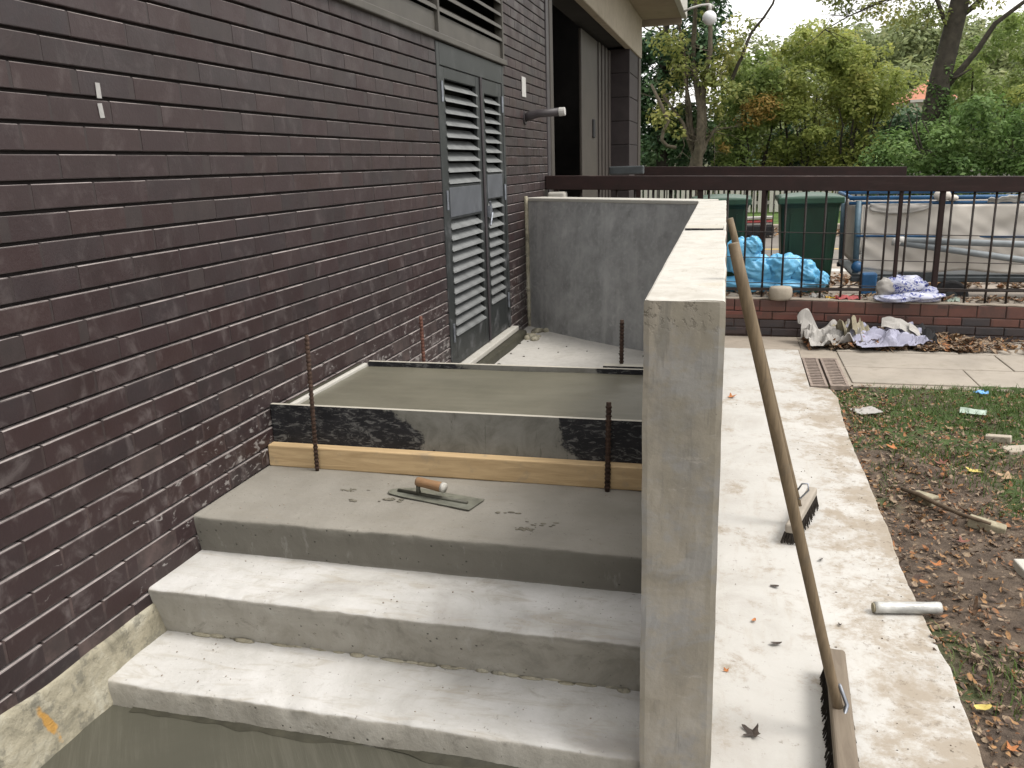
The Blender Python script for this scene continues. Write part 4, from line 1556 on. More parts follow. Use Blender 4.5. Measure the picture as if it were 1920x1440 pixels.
# ------------------------------------------------------------------ blue tube frame with canvas sides
fr = thing('canvas_trolley', 'blue tube framed container with sagging off white canvas sides behind the railing', 'container', (4.2, 9.0, -1.5))
YF = 8.62
for z, r_ in ((-0.415, 0.020), (-0.462, 0.016)):
    MB().tube([(2.80, YF, z + 0.01), (6.4, YF, z - 0.03)], r_, 10).build('top_tube', 'blue', fr, smooth=True)
MB().tube([(2.83, YF + 1.2, -0.40), (6.4, YF + 1.2, -0.44)], 0.02, 10).build('top_tube', 'blue', fr, smooth=True)
MB().tube([(2.84, YF, -0.41), (2.84, YF + 1.2, -0.40)], 0.02, 10).build('top_tube', 'blue', fr, smooth=True)
MB().tube([(2.885, YF, -0.43), (2.90, YF, -1.12)], 0.028, 12).build('corner_post', 'bluegrey', fr, smooth=True)
MB().tube([(2.885, YF + 1.2, -0.43), (2.90, YF + 1.2, -1.12)], 0.028, 12).build('corner_post', 'bluegrey', fr, smooth=True)


def canvas(u, v):
    x = 2.93 + 3.5 * u
    z = -0.47 - 0.60 * v - 0.045 * u - 0.035 * abs(math.sin(u * 3.5 * 3.4)) * v
    if v < 0.2:
        z += 0.0
    y = YF - 0.02 + 0.05 * math.sin(v * math.pi) * h2(u * 5, v, 1.2) + 0.02 * h2(u * 10 + v * 4, v * 2.5, 1.0) - 0.014 * h2(u * 22 - v * 6, 3, 1) * math.sin(v * math.pi)
    return (x, y, z)


MB().grid(canvas, 110, 26).build('canvas_side', 'canvas', fr, smooth=True, solid=0.004)
MB().grid(lambda u, v: (2.92 + 0.01 * h2(u * 5, v * 3, 1), YF + 1.2 * u, -0.47 - 0.60 * v), 20, 12).build('canvas_side', 'canvas', fr, smooth=True, solid=0.004)
MB().grid(lambda u, v: (2.93 + 3.5 * u, YF + 1.2, -0.47 - 0.60 * v), 20, 6).build('canvas_side', 'canvas', fr, smooth=True, solid=0.004)


def flap(x0, x1, dz, seed):
    def f(u, v):
        x = x0 + (x1 - x0) * u
        return (x, YF - 0.03 - 0.012 * v + 0.008 * h2(u * 5, v * 3, 1, seed), -0.455 - (0.012 + dz * math.sin(math.pi * min(1, u * 0.8 + 0.15)) ** .7) * v - 0.01 * u + 0.006 * h2(u * 8, seed, 1))
    return f


MB().grid(flap(2.98, 3.52, 0.085, 2.0), 24, 8).build('canvas_flap', 'paper', fr, smooth=True, solid=0.004)
MB().tube([(2.88, YF - 0.03, -0.76), (6.4, YF - 0.03, -0.81)], 0.010, 8).build('blue_cord', 'blue', fr, smooth=True)
MB().box(2.86, 6.4, YF - 0.03, YF + 0.03, -1.20, -1.15).build('base_beam', 'grey_metal', fr, bevel=0.008)
MB().box(2.86, 6.4, YF + 1.17, YF + 1.23, -1.20, -1.15).build('base_beam', 'grey_metal', fr, bevel=0.008)
MB().box(2.87, 6.4, YF, YF + 1.2, -1.15, -1.13).build('deck', 'grey_metal', fr)
MB().ball((2.91, YF - 0.02, -1.055), (0.055, 0.055, 0.055), 14, 9).build('corner_knob', 'blue', fr, smooth=True)
MB().box(2.95, 3.09, YF - 0.09, YF + 0.06, -1.32, -1.11).build('foot_block', 'blue', fr, bevel=0.015)
for x in (3.75, 4.55):
    wh = MB().tube([(x, YF - 0.06, -1.34), (x, YF + 0.02, -1.34)], 0.16, 22).build('wheel', 'black_rubber', fr, bevel=0.02)
    MB().tube([(x, YF - 0.066, -1.34), (x, YF - 0.05, -1.34)], 0.06, 14).build('hub', 'grey_metal', wh)
MB().box(3.30, 3.62, YF - 0.03, YF + 0.1, -1.17, -1.10).build('bracket', 'grey_metal', fr, bevel=0.01)


def pipe_thing(a, b, label):
    t = thing('pipe', label, 'pipe', a, 'grey pipes resting against the canvas')
    a, b = Vector(a), Vector(b)
    MB().tube([a, b], 0.030, 14).build('tube', 'pipe', t, smooth=True)
    d = (b - a).normalized()
    MB().tube([a - d * 0.012, a + d * 0.05], 0.036, 14).build('collar', 'white_paint', t, smooth=True)


pipe_thing((3.20, 8.30, -0.775), (5.6, 8.42, -0.89), 'upper grey pipe lying nearly level against the canvas')
pipe_thing((3.17, 8.30, -0.790), (5.6, 8.34, -1.175), 'lower grey pipe sloping down across the canvas')
q = MB()
q.ball((3.60, YF - 0.02, -0.395), (0.075, 0.06, 0.055), 18, 12)
q.ball((3.69, YF - 0.02, -0.42), (0.05, 0.04, 0.03), 14, 9)
tag(q.build('rolled_cloth', 'canvas', smooth=True), 'small bundle of cream cloth sitting on the blue top tubes', 'cloth')
q = MB()
q.grid(lambda u, v: (3.98 + 0.30 * u, YF - 0.05 + 0.02 * v, -0.43 - 0.035 * v + 0.035 * u * (1 - v) + 0.02 * h2(u * 6, v * 4, 1)), 14, 8)
tag(q.build('plastic_scrap', 'white_paint', smooth=True, solid=0.006), 'white plastic scrap draped over the blue top tubes', 'plastic scrap')

# ------------------------------------------------------------------ rubbish on and around the low wall
def lump(name, mat, label, cat, c, r, amp=0.25, sc=2.0, seed=0, group=None, nu=34, nv=22, flat=-1e9, pleat=0.0):
    q = MB()
    q.ball((0, 0, 0), 1.0, nu, nv)
    out = []
    for v in q.v:
        vv = Vector(v)
        d = 1 + amp * mn.noise(vv * sc + Vector((seed, 0, 0))) + amp * 0.5 * mn.noise(vv * sc * 2.7 + Vector((0, seed, 0)))
        if pleat:
            d += pleat * abs(mn.noise(Vector((vv.x * 7 + seed, vv.z * 1.5, vv.y * 1.5))))
        p = Vector((vv.x * r[0], vv.y * r[1], vv.z * r[2])) * d
        p = p + Vector(c)
        if p.z < flat:
            p.z = flat
        out.append(tuple(p))
    q.v = out
    return tag(q.build(name, mat, smooth=True), label, cat, group)


bs = thing('blue_sheeting', 'heap of bright blue plastic sheeting bundled along the foot of the railing', 'plastic sheet', (2.1, 8.2, -1.5))
for c, r_, sd_ in (((1.80, 8.16, -0.90), (0.19, 0.12, 0.16), 1), ((1.92, 8.14, -0.80), (0.09, 0.09, 0.085), 2), ((1.96, 8.17, -1.02), (0.20, 0.13, 0.13), 3), ((2.19, 8.17, -1.015), (0.19, 0.13, 0.14), 4),
                   ((2.40, 8.16, -1.045), (0.13, 0.11, 0.115), 5), ((2.54, 8.15, -1.12), (0.075, 0.08, 0.08), 6), ((1.90, 8.16, -1.17), (0.34, 0.12, 0.085), 7), ((2.27, 8.16, -1.17), (0.26, 0.12, 0.075), 8)):
    q = MB()
    q.ball((0, 0, 0), 1.0, 64, 44)
    out = []
    for v in q.v:
        vv = Vector(v)
        sv = Vector((sd_ * 3.1, 0, sd_))
        rd = (1 - abs(mn.noise(vv * 2.2 + sv)) * 2.2) * 0.11 + (1 - abs(mn.noise(Vector((vv.x * 6, vv.y * 4, vv.z * 3.2)) + sv)) * 2.4) * 0.05 + (1 - abs(mn.noise(vv * 11 + sv)) * 2.4) * 0.018
        d = 0.90 + 0.22 * mn.noise(vv * 1.4 + sv) + rd
        p = Vector((vv.x * r_[0], vv.y * r_[1], vv.z * r_[2])) * d + Vector(c)
        out.append(tuple(p))
    q.v = out
    q.build('fold', 'bluesheet', bs, smooth=True)
q = MB()
n = 22
prof = [(0.0, 0.0), (0.085, 0.0), (0.098, 0.02), (0.103, 0.06), (0.100, 0.10), (0.088, 0.118), (0.0, 0.125)]
vs, fs_ = [], []
for r_, h in prof:
    for k in range(n):
        a = 6.2832 * k / n
        rj = r_ * (1 + 0.06 * h2(math.cos(a) * 2, math.sin(a) * 2, 1))
        vs.append((2.175 + rj * math.cos(a), 7.93 + rj * 0.72 * math.sin(a), -1.253 + h))
for i in range(len(prof) - 1):
    fs_ += [(i * n + k, i * n + (k + 1) % n, (i + 1) * n + (k + 1) % n, (i + 1) * n + k) for k in range(n)]
q.add(vs, fs_)
# keep it clear of the bars: stands just in front of them
q.v = [(x, y - 0.13, z) for x, y, z in q.v]
tag(q.build('stone_block', 'stone', smooth=True), 'rounded buff stone block sitting on the low brick wall', 'stone')
bg_ = thing('carrier_bag', 'crumpled white and blue printed carrier bag on the low brick wall', 'bag', (3.24, 7.85, -1.28))
for c, r_, sd_ in (((3.22, 7.90, -1.13), (0.17, 0.07, 0.085), 3), ((3.06, 7.88, -1.15), (0.075, 0.06, 0.08), 5), ((3.33, 7.86, -1.225), (0.20, 0.08, 0.045), 6), ((3.14, 7.84, -1.24), (0.17, 0.07, 0.035), 8), ((3.41, 7.88, -1.20), (0.07, 0.05, 0.06), 9)):
    q = MB()
    q.ball((0, 0, 0), 1.0, 30, 20)
    out = []
    for v in q.v:
        vv = Vector(v)
        d = 1 + 0.28 * mn.noise(vv * 2.0 + Vector((sd_ * 3.1, 0, 0))) + 0.16 * abs(mn.noise(vv * 6 + Vector((0, sd_, 0))))
        out.append(tuple(Vector((vv.x * r_[0], vv.y * r_[1], vv.z * r_[2])) * d + Vector(c)))
    q.v = out
    q.build('bag_fold', 'bag' if sd_ != 5 else 'paper', bg_, smooth=True)


def sheet(name, mat, label, cat, c, sx, sy, rot, amp, seed, tilt=(0, 0), nu=26, nv=20, sc=3.0, ragged=0.12, thick=0.003):
    ca, sa = math.cos(rot), math.sin(rot)

    def fn(u, v):
        x, y = (u - .5) * sx, (v - .5) * sy
        rg = 1 + ragged * h2(u * 6 + seed, v * 6, 1)
        x, y = x * rg, y * rg
        z = amp * (abs(h2(u * sc + seed, v * sc, 1)) + 0.5 * abs(h2(u * sc * 2.3, v * sc * 2.3 + seed, 1)) - 0.05) + tilt[0] * (u - .5) + tilt[1] * (v - .5)
        return (c[0] + x * ca - y * sa, c[1] + x * sa + y * ca, c[2] + max(0.004, z))
    return tag(MB().grid(fn, nu, nv).build(name, mat, smooth=False, solid=thick), label, cat)


sheet('crumpled_newspaper', 'paper', 'crumpled white newspaper tented up over the leaves beside the drain grate', 'paper', (2.58, 7.50, -1.565), 0.44, 0.36, 0.3, 0.30, 2.2, (0.02, 0.10), 22, 18, 1.9)
sheet('grey_rag', 'wood_grey', 'dirty grey brown rag bunched at the right of the white newspaper', 'rag', (2.78, 7.58, -1.53), 0.26, 0.22, 0.8, 0.24, 5.5, (0, .05), 14, 12, 2.4)
sheet('lavender_cloth', 'lav', 'pale lavender blue cloth spread over brown leaves at the low wall foot', 'cloth', (3.04, 7.46, -1.555), 0.58, 0.36, 0.28, 0.20, 8.2, (0.03, 0.09), 26, 20, 2.4)
sheet('navy_cloth', 'black_rubber', 'dark navy cloth edge showing behind the lavender cloth', 'cloth', (3.22, 7.60, -1.585), 0.44, 0.22, 0.1, 0.18, 3.7, (0.0, 0.06), 14, 10, 2.4)
sheet('orange_wrapper', 'pinkred', 'red and orange wrapper between the newspaper and the lavender cloth', 'wrapper', (2.86, 7.50, -1.55), 0.15, 0.12, 0.6, 0.10, 1.1, (0, .03), 10, 8)
wc = thing('folded_card', 'folded white card lying on top of the lavender cloth by the brick wall', 'card', (3.24, 7.55, -1.42))


def cardf(cx, cy, cz, lx, ly, slope, seed):
    def f(u, v):
        x, y = (u - .5) * lx, (v - .5) * ly
        bend = 0.035 * math.sin(u * 3.1 + seed) + 0.02 * h2(u * 4, v * 3, 1, seed)
        return (cx + x + 0.15 * y, cy - 0.2 * x + y, cz - slope * x + bend + 0.5 * y)
    return f


MB().grid(cardf(3.15, 7.58, -1.455, 0.28, 0.12, 0.22, 0.3), 14, 6).build('card_sheet', 'paper', wc, solid=0.003)
MB().grid(cardf(3.32, 7.53, -1.50, 0.20, 0.09, 0.40, 1.9), 12, 5).build('card_sheet', 'paper', wc, solid=0.003)
sheet('sweet_wrapper', 'yellow', 'small yellow wrapper on top of the low brick wall left of the carrier bag', 'wrapper', (2.62, 7.93, -1.265), 0.09, 0.06, 0.2, 0.05, 1.7, nu=8, nv=6)
sheet('red_wrapper', 'pinkred', 'faded red wrapper on top of the low brick wall left of the carrier bag', 'wrapper', (2.76, 7.92, -1.268), 0.22, 0.08, 0.15, 0.07, 4.4, nu=12, nv=8)
sheet('white_scrap', 'white_paint', 'white paper scrap on the low wall between the stone and the yellow wrapper', 'paper', (2.50, 7.98, -1.262), 0.12, 0.06, 0.4, 0.09, 6.1, nu=10, nv=7)
sheet('flat_scrap', 'paper', 'flat white scrap at the front edge of the low wall below the red wrapper', 'paper', (2.58, 7.88, -1.265), 0.10, 0.035, 0.1, 0.02, 9.2, nu=8, nv=6)
sheet('green_scrap', 'green_paper', 'small green scrap on the low wall right of the carrier bag', 'paper', (3.62, 7.93, -1.285), 0.10, 0.07, 0.3, 0.07, 2.9, nu=8, nv=6)
sheet('white_card', 'paper', 'flat white card lying on soil at the edge of the path', 'card', (2.62, 5.49, -1.603), 0.16, 0.11, 0.5, 0.02, 1.9, (0.01, 0.01), 10, 8, 1.5, 0.25)
sheet('green_slip', 'green_paper', 'curled pale green slip of paper on the grass', 'paper', (3.25, 5.54, -1.60), 0.15, 0.055, -0.25, 0.03, 3.1, (0.0, 0.03), 12, 6, 1.5, 0.1)
sheet('blue_scrap', 'cyan', 'bright blue plastic scrap among orange leaves near the pavement', 'plastic scrap', (3.40, 5.98, -1.585), 0.07, 0.06, 0.3, 0.04, 6.6, nu=8, nv=6)

bd_ = thing('board_stack', 'small stack of red and white striped boards on a black tray beside the kerb', 'boards', (2.15, 16.9, -1.5))
MB().box(1.86, 2.46, 16.75, 17.15, -1.46, -1.27).build('tray', 'black_rubber', bd_, bevel=0.02)
for i, (mt, z) in enumerate((('paper', -1.262), ('pinkred', -1.212), ('paper', -1.150))):
    MB().obox((2.16, 16.95, z + 0.02), (1, 0.02 * i, 0.02), (0, 1, 0), (0, 0, 1), 0.56, 0.30, 0.036).build('board', mt, bd_)


# ------------------------------------------------------------------ drain grates
def grate(x0, x1, y0, y1, skew, label):
    t = thing('drain_grate', label, 'drain grate', ((x0 + x1) / 2, (y0 + y1) / 2, -1.6), 'slotted drain grates at the path corner')
    q = MB()
    for a, b in ((x0, x0 + 0.018), (x1 - 0.018, x1)):
        q.box(a, b, y0, y1, -1.63, -1.598)
    q.box(x0 + .018, x1 - .018, y0, y0 + 0.02, -1.63, -1.598)
    q.box(x0 + .018, x1 - .018, y1 - 0.02, y1, -1.63, -1.598)
    q.build('grate_frame', 'rust', t)
    n = 17
    for i in range(n):
        y = y0 + 0.02 + (y1 - y0 - 0.04) * (i + 0.5) / n
        MB().box(x0 + 0.018, x1 - 0.018, y - 0.0115, y + 0.0115, -1.625, -1.6).build('grate_bar', 'rust', t)
    MB().box(x0, x1, y0, y1, -1.68, -1.66).build('drain_sump', 'dark', t)


M['rust'] = simple('dusty_iron', (0.27, 0.215, 0.18), 0.3, 25, 0.85)
grate(2.325, 2.445, 6.08, 6.98, 0, 'slotted drain grate on the left, touching the pale path')
grate(2.462, 2.590, 6.10, 6.98, 0, 'slotted drain grate on the right, touching the stone slabs')

# ------------------------------------------------------------------ odds and ends on path and soil
rl = thing('foil_roll', 'short silvery foil wrapped tube lying across the path edge', 'tube', (2.41, 2.92, -1.6))
MB().tube([(2.298 + 0.226 * i / 12, 2.898 + 0.044 * i / 12, -1.578 + 0.002 * h2(i, 1, .9)) for i in range(13)], [0.021 + 0.002 * h2(i, 4, .9) for i in range(13)], 14).build('roll_body', 'foil', rl, smooth=True)
MB().tube([(2.292, 2.897, -1.578), (2.300, 2.8985, -1.578)], 0.017, 14).build('roll_end', 'wood_grey', rl)
sk = MB()
sk.tube([(2.60, 4.14, -1.595), (2.66, 4.05, -1.585), (2.72, 3.96, -1.59), (2.80, 3.85, -1.59), (2.90, 3.78, -1.595)], [.010, .012, .011, .010, .007], 8)
sk.tube([(2.70, 3.98, -1.585), (2.75, 4.0, -1.575)], [.006, .003], 6)
tag(sk.build('fallen_stick', 'twig', smooth=True), 'thin brown stick lying on the muddy soil beside the path', 'stick')


def chunk(c, s, rot, mat, label, name='timber_offcut', cat='offcut', tilt=0.0):
    q = MB()
    ca, sa = math.cos(rot), math.sin(rot)
    q.obox((c[0], c[1], soil_z(c[0], c[1]) + s[2] * 0.35), (ca, sa, tilt), (-sa, ca, 0), (-tilt * ca, -tilt * sa, 1), *s)
    tag(q.build(name, mat, bevel=0.006, seg=2), label, cat)


chunk((2.69, 4.07), (0.12, 0.055, 0.05), -0.9, 'wood_grey', 'mossy brown wood offcut beside the thin stick', tilt=0.1)
chunk((2.90, 3.83), (0.15, 0.06, 0.045), -0.35, 'wood_grey', 'pale wedge shaped offcut on leaves right of the thin stick', tilt=-0.15)
chunk((3.27, 5.07), (0.13, 0.05, 0.05), -0.4, 'stone', 'pale rubble piece on the green grass below the paper slip', 'rubble_piece', 'rubble', 0.1)
chunk((3.06, 3.22), (0.30, 0.44, 0.05), 0.10, 'ledge', 'white slab corner at the right edge of the soil', 'broken_slab', 'slab', 0.03)
chunk((3.35, 4.9), (0.22, 0.10, 0.03), 0.3, 'stone', 'flat grey stone half sunk in the grass at the right', 'flat_stone', 'stone')


# leaves ------------------------------------------------------------
def leaf_outline(kind, rs):
    pts = []
    if kind == 0:      # lobed sycamore leaf
        lobes = [(-150, .55), (-75, .85), (0, 1.05), (75, .85), (150, .55)]
        for a, r_ in lobes:
            pts.append((a - 22, r_ * .55))
            pts.append((a - 9, r_ * .82))
            pts.append((a, r_))
            pts.append((a + 9, r_ * .82))
            pts.append((a + 34, .40))
        return [(r_ * math.cos(R(a)), r_ * math.sin(R(a))) for a, r_ in pts]
    out = []           # oval leaf
    for i in range(12):
        t = 6.2832 * i / 12
        out.append((math.cos(t) * 1.0, math.sin(t) * 0.52 * (1 - 0.25 * math.cos(t))))
    return out


def leaf_mesh(name, kind, curl, seed):
    ol = leaf_outline(kind, seed)
    vs = [(0, 0, 0.0)]
    for x, y in ol:
        r2 = x * x + y * y
        vs.append((x, y, curl * r2 * (0.6 + 0.5 * h2(x * 2 + seed, y * 2, 1)) + 0.10 * abs(y)))
    n = len(ol)
    fs_ = [(0, 1 + i, 1 + (i + 1) % n) for i in range(n)]
    # stalk
    o = len(vs)
    vs += [(-0.3, 0.02, 0.02), (-0.3, -0.02, 0.02), (-1.25, 0, 0.10)]
    fs_.append((o, o + 1, o + 2))
    me = bpy.data.meshes.new(name)
    me.from_pydata(vs, [], fs_)
    return me


LM = {}
for mt in ('lf_brown', 'lf_orange', 'lf_yellow', 'lf_tan', 'lf_red', 'lf_dark'):
    for kd in (0, 1):
        for cu in (0, 1):
            me = leaf_mesh('leaf', kd, (0.15, 0.55)[cu], len(LM) * 1.7)
            me.materials.append(M[mt])
            LM[(mt, kd, cu)] = me


def leaf_at(x, y, z, s, mt, kd, cu, rz, label, group=None, tilt=0.2):
    o = bpy.data.objects.new('fallen_leaf', LM[(mt, kd, cu)])
    COL.objects.link(o)
    o.location = (x, y, z)
    o.scale = (s, s, s)
    o.rotation_euler = (random.uniform(-tilt, tilt), random.uniform(-tilt, tilt), rz)
    tag(o, label, 'leaf', group)
    return o


random.seed(77)
LG = 'fallen leaves on the path'
leaf_at(1.775, 5.69, -1.5945, 0.045, 'lf_orange', 0, 1, 0.4, 'orange leaf on the pale path at the parapet edge, left of the broom handles', LG)
leaf_at(1.868, 2.123, -1.594, 0.040, 'lf_dark', 0, 1, 2.4, 'large curled dark brown leaf on the path near the bottom of the picture', LG)
leaf_at(1.95, 2.612, -1.5945, 0.020, 'lf_dark', 1, 1, 0.3, 'small dark curled leaf with stalk between parapet and near broom', LG)
leaf_at(1.88, 2.75, -1.5945, 0.013, 'lf_orange', 1, 1, 1.2, 'tiny orange leaf fragment on the path by the parapet', LG)
leaf_at(1.79, 2.42, -1.5945, 0.015, 'lf_orange', 0, 1, 2.2, 'tiny rust coloured leaf scrap tight against the parapet foot', LG)
leaf_at(1.96, 3.02, -1.5945, 0.018, 'lf_dark', 1, 0, 2.8, 'thin dark leaf blade on the path above the curled stalked leaf', LG)
leaf_at(2.15, 3.28, -1.5945, 0.014, 'lf_dark', 1, 1, 1.0, 'small dark leaf speck on the path right of the near broom handle', LG)
leaf_at(2.17, 2.48 + 0.3, -1.5945, 0.012, 'lf_dark', 0, 1, 1.9, 'tiny dark leaf beside the upper end of the near broom head', LG)
leaf_at(2.998, 4.479, soil_z(2.998, 4.479) + 0.02, 0.062, 'lf_yellow', 0, 0, 0.8, 'big bright yellow lobed leaf on dark soil at the right', 'leaves on the soil')
leaf_at(3.14, 4.42, soil_z(3.14, 4.42) + 0.02, 0.06, 'lf_tan', 0, 0, 2.6, 'large peach coloured leaf right of the bright yellow lobed leaf', 'leaves on the soil')
leaf_at(2.60, 3.35, soil_z(2.60, 3.35) + 0.02, 0.038, 'lf_orange', 0, 1, 1.1, 'orange lobed leaf on mud left of the white slab corner', 'leaves on the soil')
leaf_at(2.535, 2.42, soil_z(2.535, 2.42) + 0.02, 0.026, 'lf_yellow', 1, 1, 0.2, 'narrow yellow leaf at the path edge low in the picture', 'leaves on the soil')


def near_path(x, y):
    return x > 2.53


names = {'lf_brown': 'brown', 'lf_orange': 'orange', 'lf_yellow': 'yellow', 'lf_tan': 'tan', 'lf_red': 'reddish brown', 'lf_dark': 'blackened'}
leaf_at(2.66, 4.75, soil_z(2.66, 4.75) + 0.02, 0.040, 'lf_orange', 0, 1, 2.9, 'curled orange leaf at the grass edge below the flat white card', 'leaves on the soil')
leaf_at(2.86, 4.55, soil_z(2.86, 4.55) + 0.02, 0.045, 'lf_red', 0, 1, 1.5, 'dark red curled leaf left of the bright yellow lobed leaf', 'leaves on the soil')
leaf_at(2.75, 3.62, soil_z(2.75, 3.62) + 0.02, 0.036, 'lf_red', 0, 1, 0.3, 'red brown lobed leaf below the far end of the thin stick', 'leaves on the soil')
leaf_at(2.52, 3.20, soil_z(2.52, 3.20) + 0.02, 0.022, 'lf_orange', 1, 0, 2.0, 'small round orange leaf on mud below the larger orange lobed leaf', 'leaves on the soil')
leaf_at(3.05, 5.25, soil_z(3.05, 5.25) + 0.02, 0.040, 'lf_tan', 0, 0, 0.9, 'tan leaf on the grass left of the pale rubble piece', 'leaves on the soil')
leaf_at(2.56, 2.24, soil_z(2.56, 2.24) + 0.02, 0.026, 'lf_orange', 0, 1, 0.6, 'orange leaf beside the path edge below the narrow yellow leaf', 'leaves on the soil')
leaf_at(2.63, 2.27, soil_z(2.63, 2.27) + 0.02, 0.026, 'lf_yellow', 0, 0, 1.9, 'yellow lobed leaf at the right picture edge low on the mud', 'leaves on the soil')
leaf_at(2.50, 2.06, soil_z(2.50, 2.06) + 0.02, 0.020, 'lf_orange', 1, 1, 1.2, 'lowest orange leaf on the mud beside the path', 'leaves on the soil')

# larger dead leaves among the litter
N = 430
ol = leaf_outline(0, 0)
tpl = np.array([(0, 0, 0)] + [(x, y, 0.18 * (x * x + y * y)) for x, y in ol])
P_ = []
while len(P_) < N:
    x = 2.54 + abs(random.gauss(0, 0.9))
    y = random.uniform(1.2, 6.1)
    if random.random() < 0.45 + 0.6 * h2(x, y, 1.4, 3):
        P_.append((x, y, soil_z(x, y) + random.uniform(0.008, 0.024)))
ang = RNG.uniform(0, 6.283, N)
sz = RNG.uniform(0.012, 0.030, N)
tl = RNG.normal(0, .4, (N, 2))
b = tpl[None] + RNG.normal(0, .07, (N, len(tpl), 3))
b[:, :, 2] *= RNG.uniform(.4, 3.5, N)[:, None]
x = b[:, :, 0] * np.cos(ang)[:, None] - b[:, :, 1] * np.sin(ang)[:, None]
y = b[:, :, 0] * np.sin(ang)[:, None] + b[:, :, 1] * np.cos(ang)[:, None]
z = b[:, :, 2] + tl[:, :1] * x + tl[:, 1:] * y
v = np.stack([x, y, z], -1) * sz[:, None, None] + np.array(P_)[:, None, :]
nv_ = len(tpl)
me = fast_mesh('lobed_leaf_litter', v.reshape(-1, 3), nv_, [(0, 1 + i, 1 + (i + 1) % (nv_ - 1)) for i in range(nv_ - 1)])
me.materials.append(M['litter'])
o = bpy.data.objects.new('lobed_leaf_litter', me)
COL.objects.link(o)
stuff(o, 'larger lobed dead leaves scattered over the muddy soil and grass', 'leaf litter')

# leaf litter as a mass
def litter(name, pts, smin, smax, mat, label):
    N = len(pts)
    base = np.array([(1, 0, 0.12), (.45, .42, .02), (-.35, .5, .1), (-1, .05, .16), (-.4, -.46, .03), (.4, -.44, .12), (0, 0, -0.04)])
    ang = RNG.uniform(0, 6.283, N)
    s = RNG.uniform(smin, smax, N)
    tx, ty = RNG.normal(0, .38, N), RNG.normal(0, .38, N)
    asp = RNG.uniform(0.6, 1.25, N)
    jit = RNG.normal(0, 0.16, (N, 7, 3)) * np.array([1, 1, .8])
    b = base[None] + jit
    b[:, :, 1] *= asp[:, None]
    x = b[:, :, 0] * np.cos(ang)[:, None] - b[:, :, 1] * np.sin(ang)[:, None]
    y = b[:, :, 0] * np.sin(ang)[:, None] + b[:, :, 1] * np.cos(ang)[:, None]
    z = b[:, :, 2] + tx[:, None] * x + ty[:, None] * y
    v = np.stack([x, y, z], -1) * s[:, None, None] + np.asarray(pts)[:, None, :]
    me = fast_mesh(name, v.reshape(-1, 3), 7, [(6, 0, 1), (6, 1, 2), (6, 2, 3), (6, 3, 4), (6, 4, 5), (6, 5, 0)])
    me.materials.append(M[mat])
    o = bpy.data.objects.new(name, me)
    COL.objects.link(o)
    return stuff(o, label, 'leaf litter')


pts = []
while len(pts) < 12500:
    x = 2.455 + abs(random.gauss(0, 1.1)) * (0.5 + random.random())
    y = random.uniform(0.2, 6.2)
    if x > 7:
        continue
    d = h2(x, y, 1.1, 4) + 0.6 * h2(x, y, 3.1, 9)
    if d < random.uniform(-1.1, 0.40):
        continue
    pts.append((x, y, soil_z(x, y) + random.uniform(0.002, 0.016)))
litter('leaf_litter', pts, 0.005, 0.019, 'litter', 'small dead leaves strewn over the muddy soil and grass')
pts = []
while len(pts) < 1500:
    x = random.gauss(3.1, 0.55)
    y = random.uniform(7.22, 7.80)
    if x < 2.38 or x > 4.35 or random.random() > 1.15 - abs(x - 3.1) * 0.6:
        continue
    hgt = 0.09 * max(0, (y - 7.2) / 0.6) * math.exp(-((x - 2.9) / 0.8) ** 2)
    if y < 7.30 + 0.12 * abs(h2(x, 2, 3)):
        continue
    pts.append((x, y, -1.595 + random.uniform(0.0, 1) * (hgt + 0.02)))
litter('leaf_drift', pts, 0.022, 0.05, 'litter', 'drift of orange brown leaves piled along the foot of the low brick wall')
pts = []
for i in range(420):
    x = random.uniform(1.7, 6.5)
    pts.append((x, random.uniform(7.9, 8.15), -1.238 + lwz(x) + random.uniform(0, 0.025)))
litter('wall_top_leaves', pts, 0.02, 0.04, 'litter', 'dead leaves caught along the top of the low brick wall')
pts = [(random.uniform(0, 8), random.choice([random.uniform(10.2, 11.2), random.uniform(16.8, 18.5)]), -1.49 + random.uniform(0, 0.03)) for i in range(2600)]
litter('road_leaves', pts, 0.03, 0.07, 'litter', 'fallen leaves gathered on the yard and along the far kerb')
# specks of dirt on the path
q = MB()
random.seed(55)
for i in range(170):
    y = 1.6 + 4 * random.random() ** 1.2
    x = random.uniform(1.79, 2.42)
    if random.random() < 0.72:
        x = 2.45 - abs(random.gauss(0, 0.16))
    r_ = random.choice([0.0008, 0.001, 0.0013, 0.0016, 0.0028])
    q.ball((x, y, -1.599 + (0.006 if x < 1.86 else 0)), (r_ * random.uniform(.8, 2), r_ * random.uniform(.8, 1.8), r_ * .6), 6, 4)
stuff(q.build('dirt_crumbs', 'soil'), 'dark crumbs of soil scattered on the pale path', 'dirt')

# grass blades
pts = []
while len(pts) < 27000:
    x = random.uniform(2.5, 6.2)
    y = random.uniform(2.4, 6.2)
    g = h2(x, y, 1.3, 2) + 0.5 * h2(x, y, 3.5, 6) + 0.55 * max(0, min(1, (y - 3.6) / 1.6)) + 0.25 * max(0, min(1, (x - 2.7) / .7)) - 0.19
    if g < random.uniform(0, 0.5):
        continue
    pts.append((x, y, soil_z(x, y) - 0.004))
pts = np.array(pts)
N = len(pts)
ang = RNG.uniform(0, 6.283, N)
hh = RNG.uniform(0.02, 0.055, N)
bend = RNG.uniform(0.3, 1.2, N) * hh
wv = RNG.uniform(0.0015, 0.003, N)
dx, dy = np.cos(ang), np.sin(ang)
sx, sy = -dy * wv, dx * wv
V = np.zeros((N, 5, 3))
V[:, 0] = pts + np.stack([sx, sy, 0 * sx], -1)
V[:, 1] = pts - np.stack([sx, sy, 0 * sx], -1)
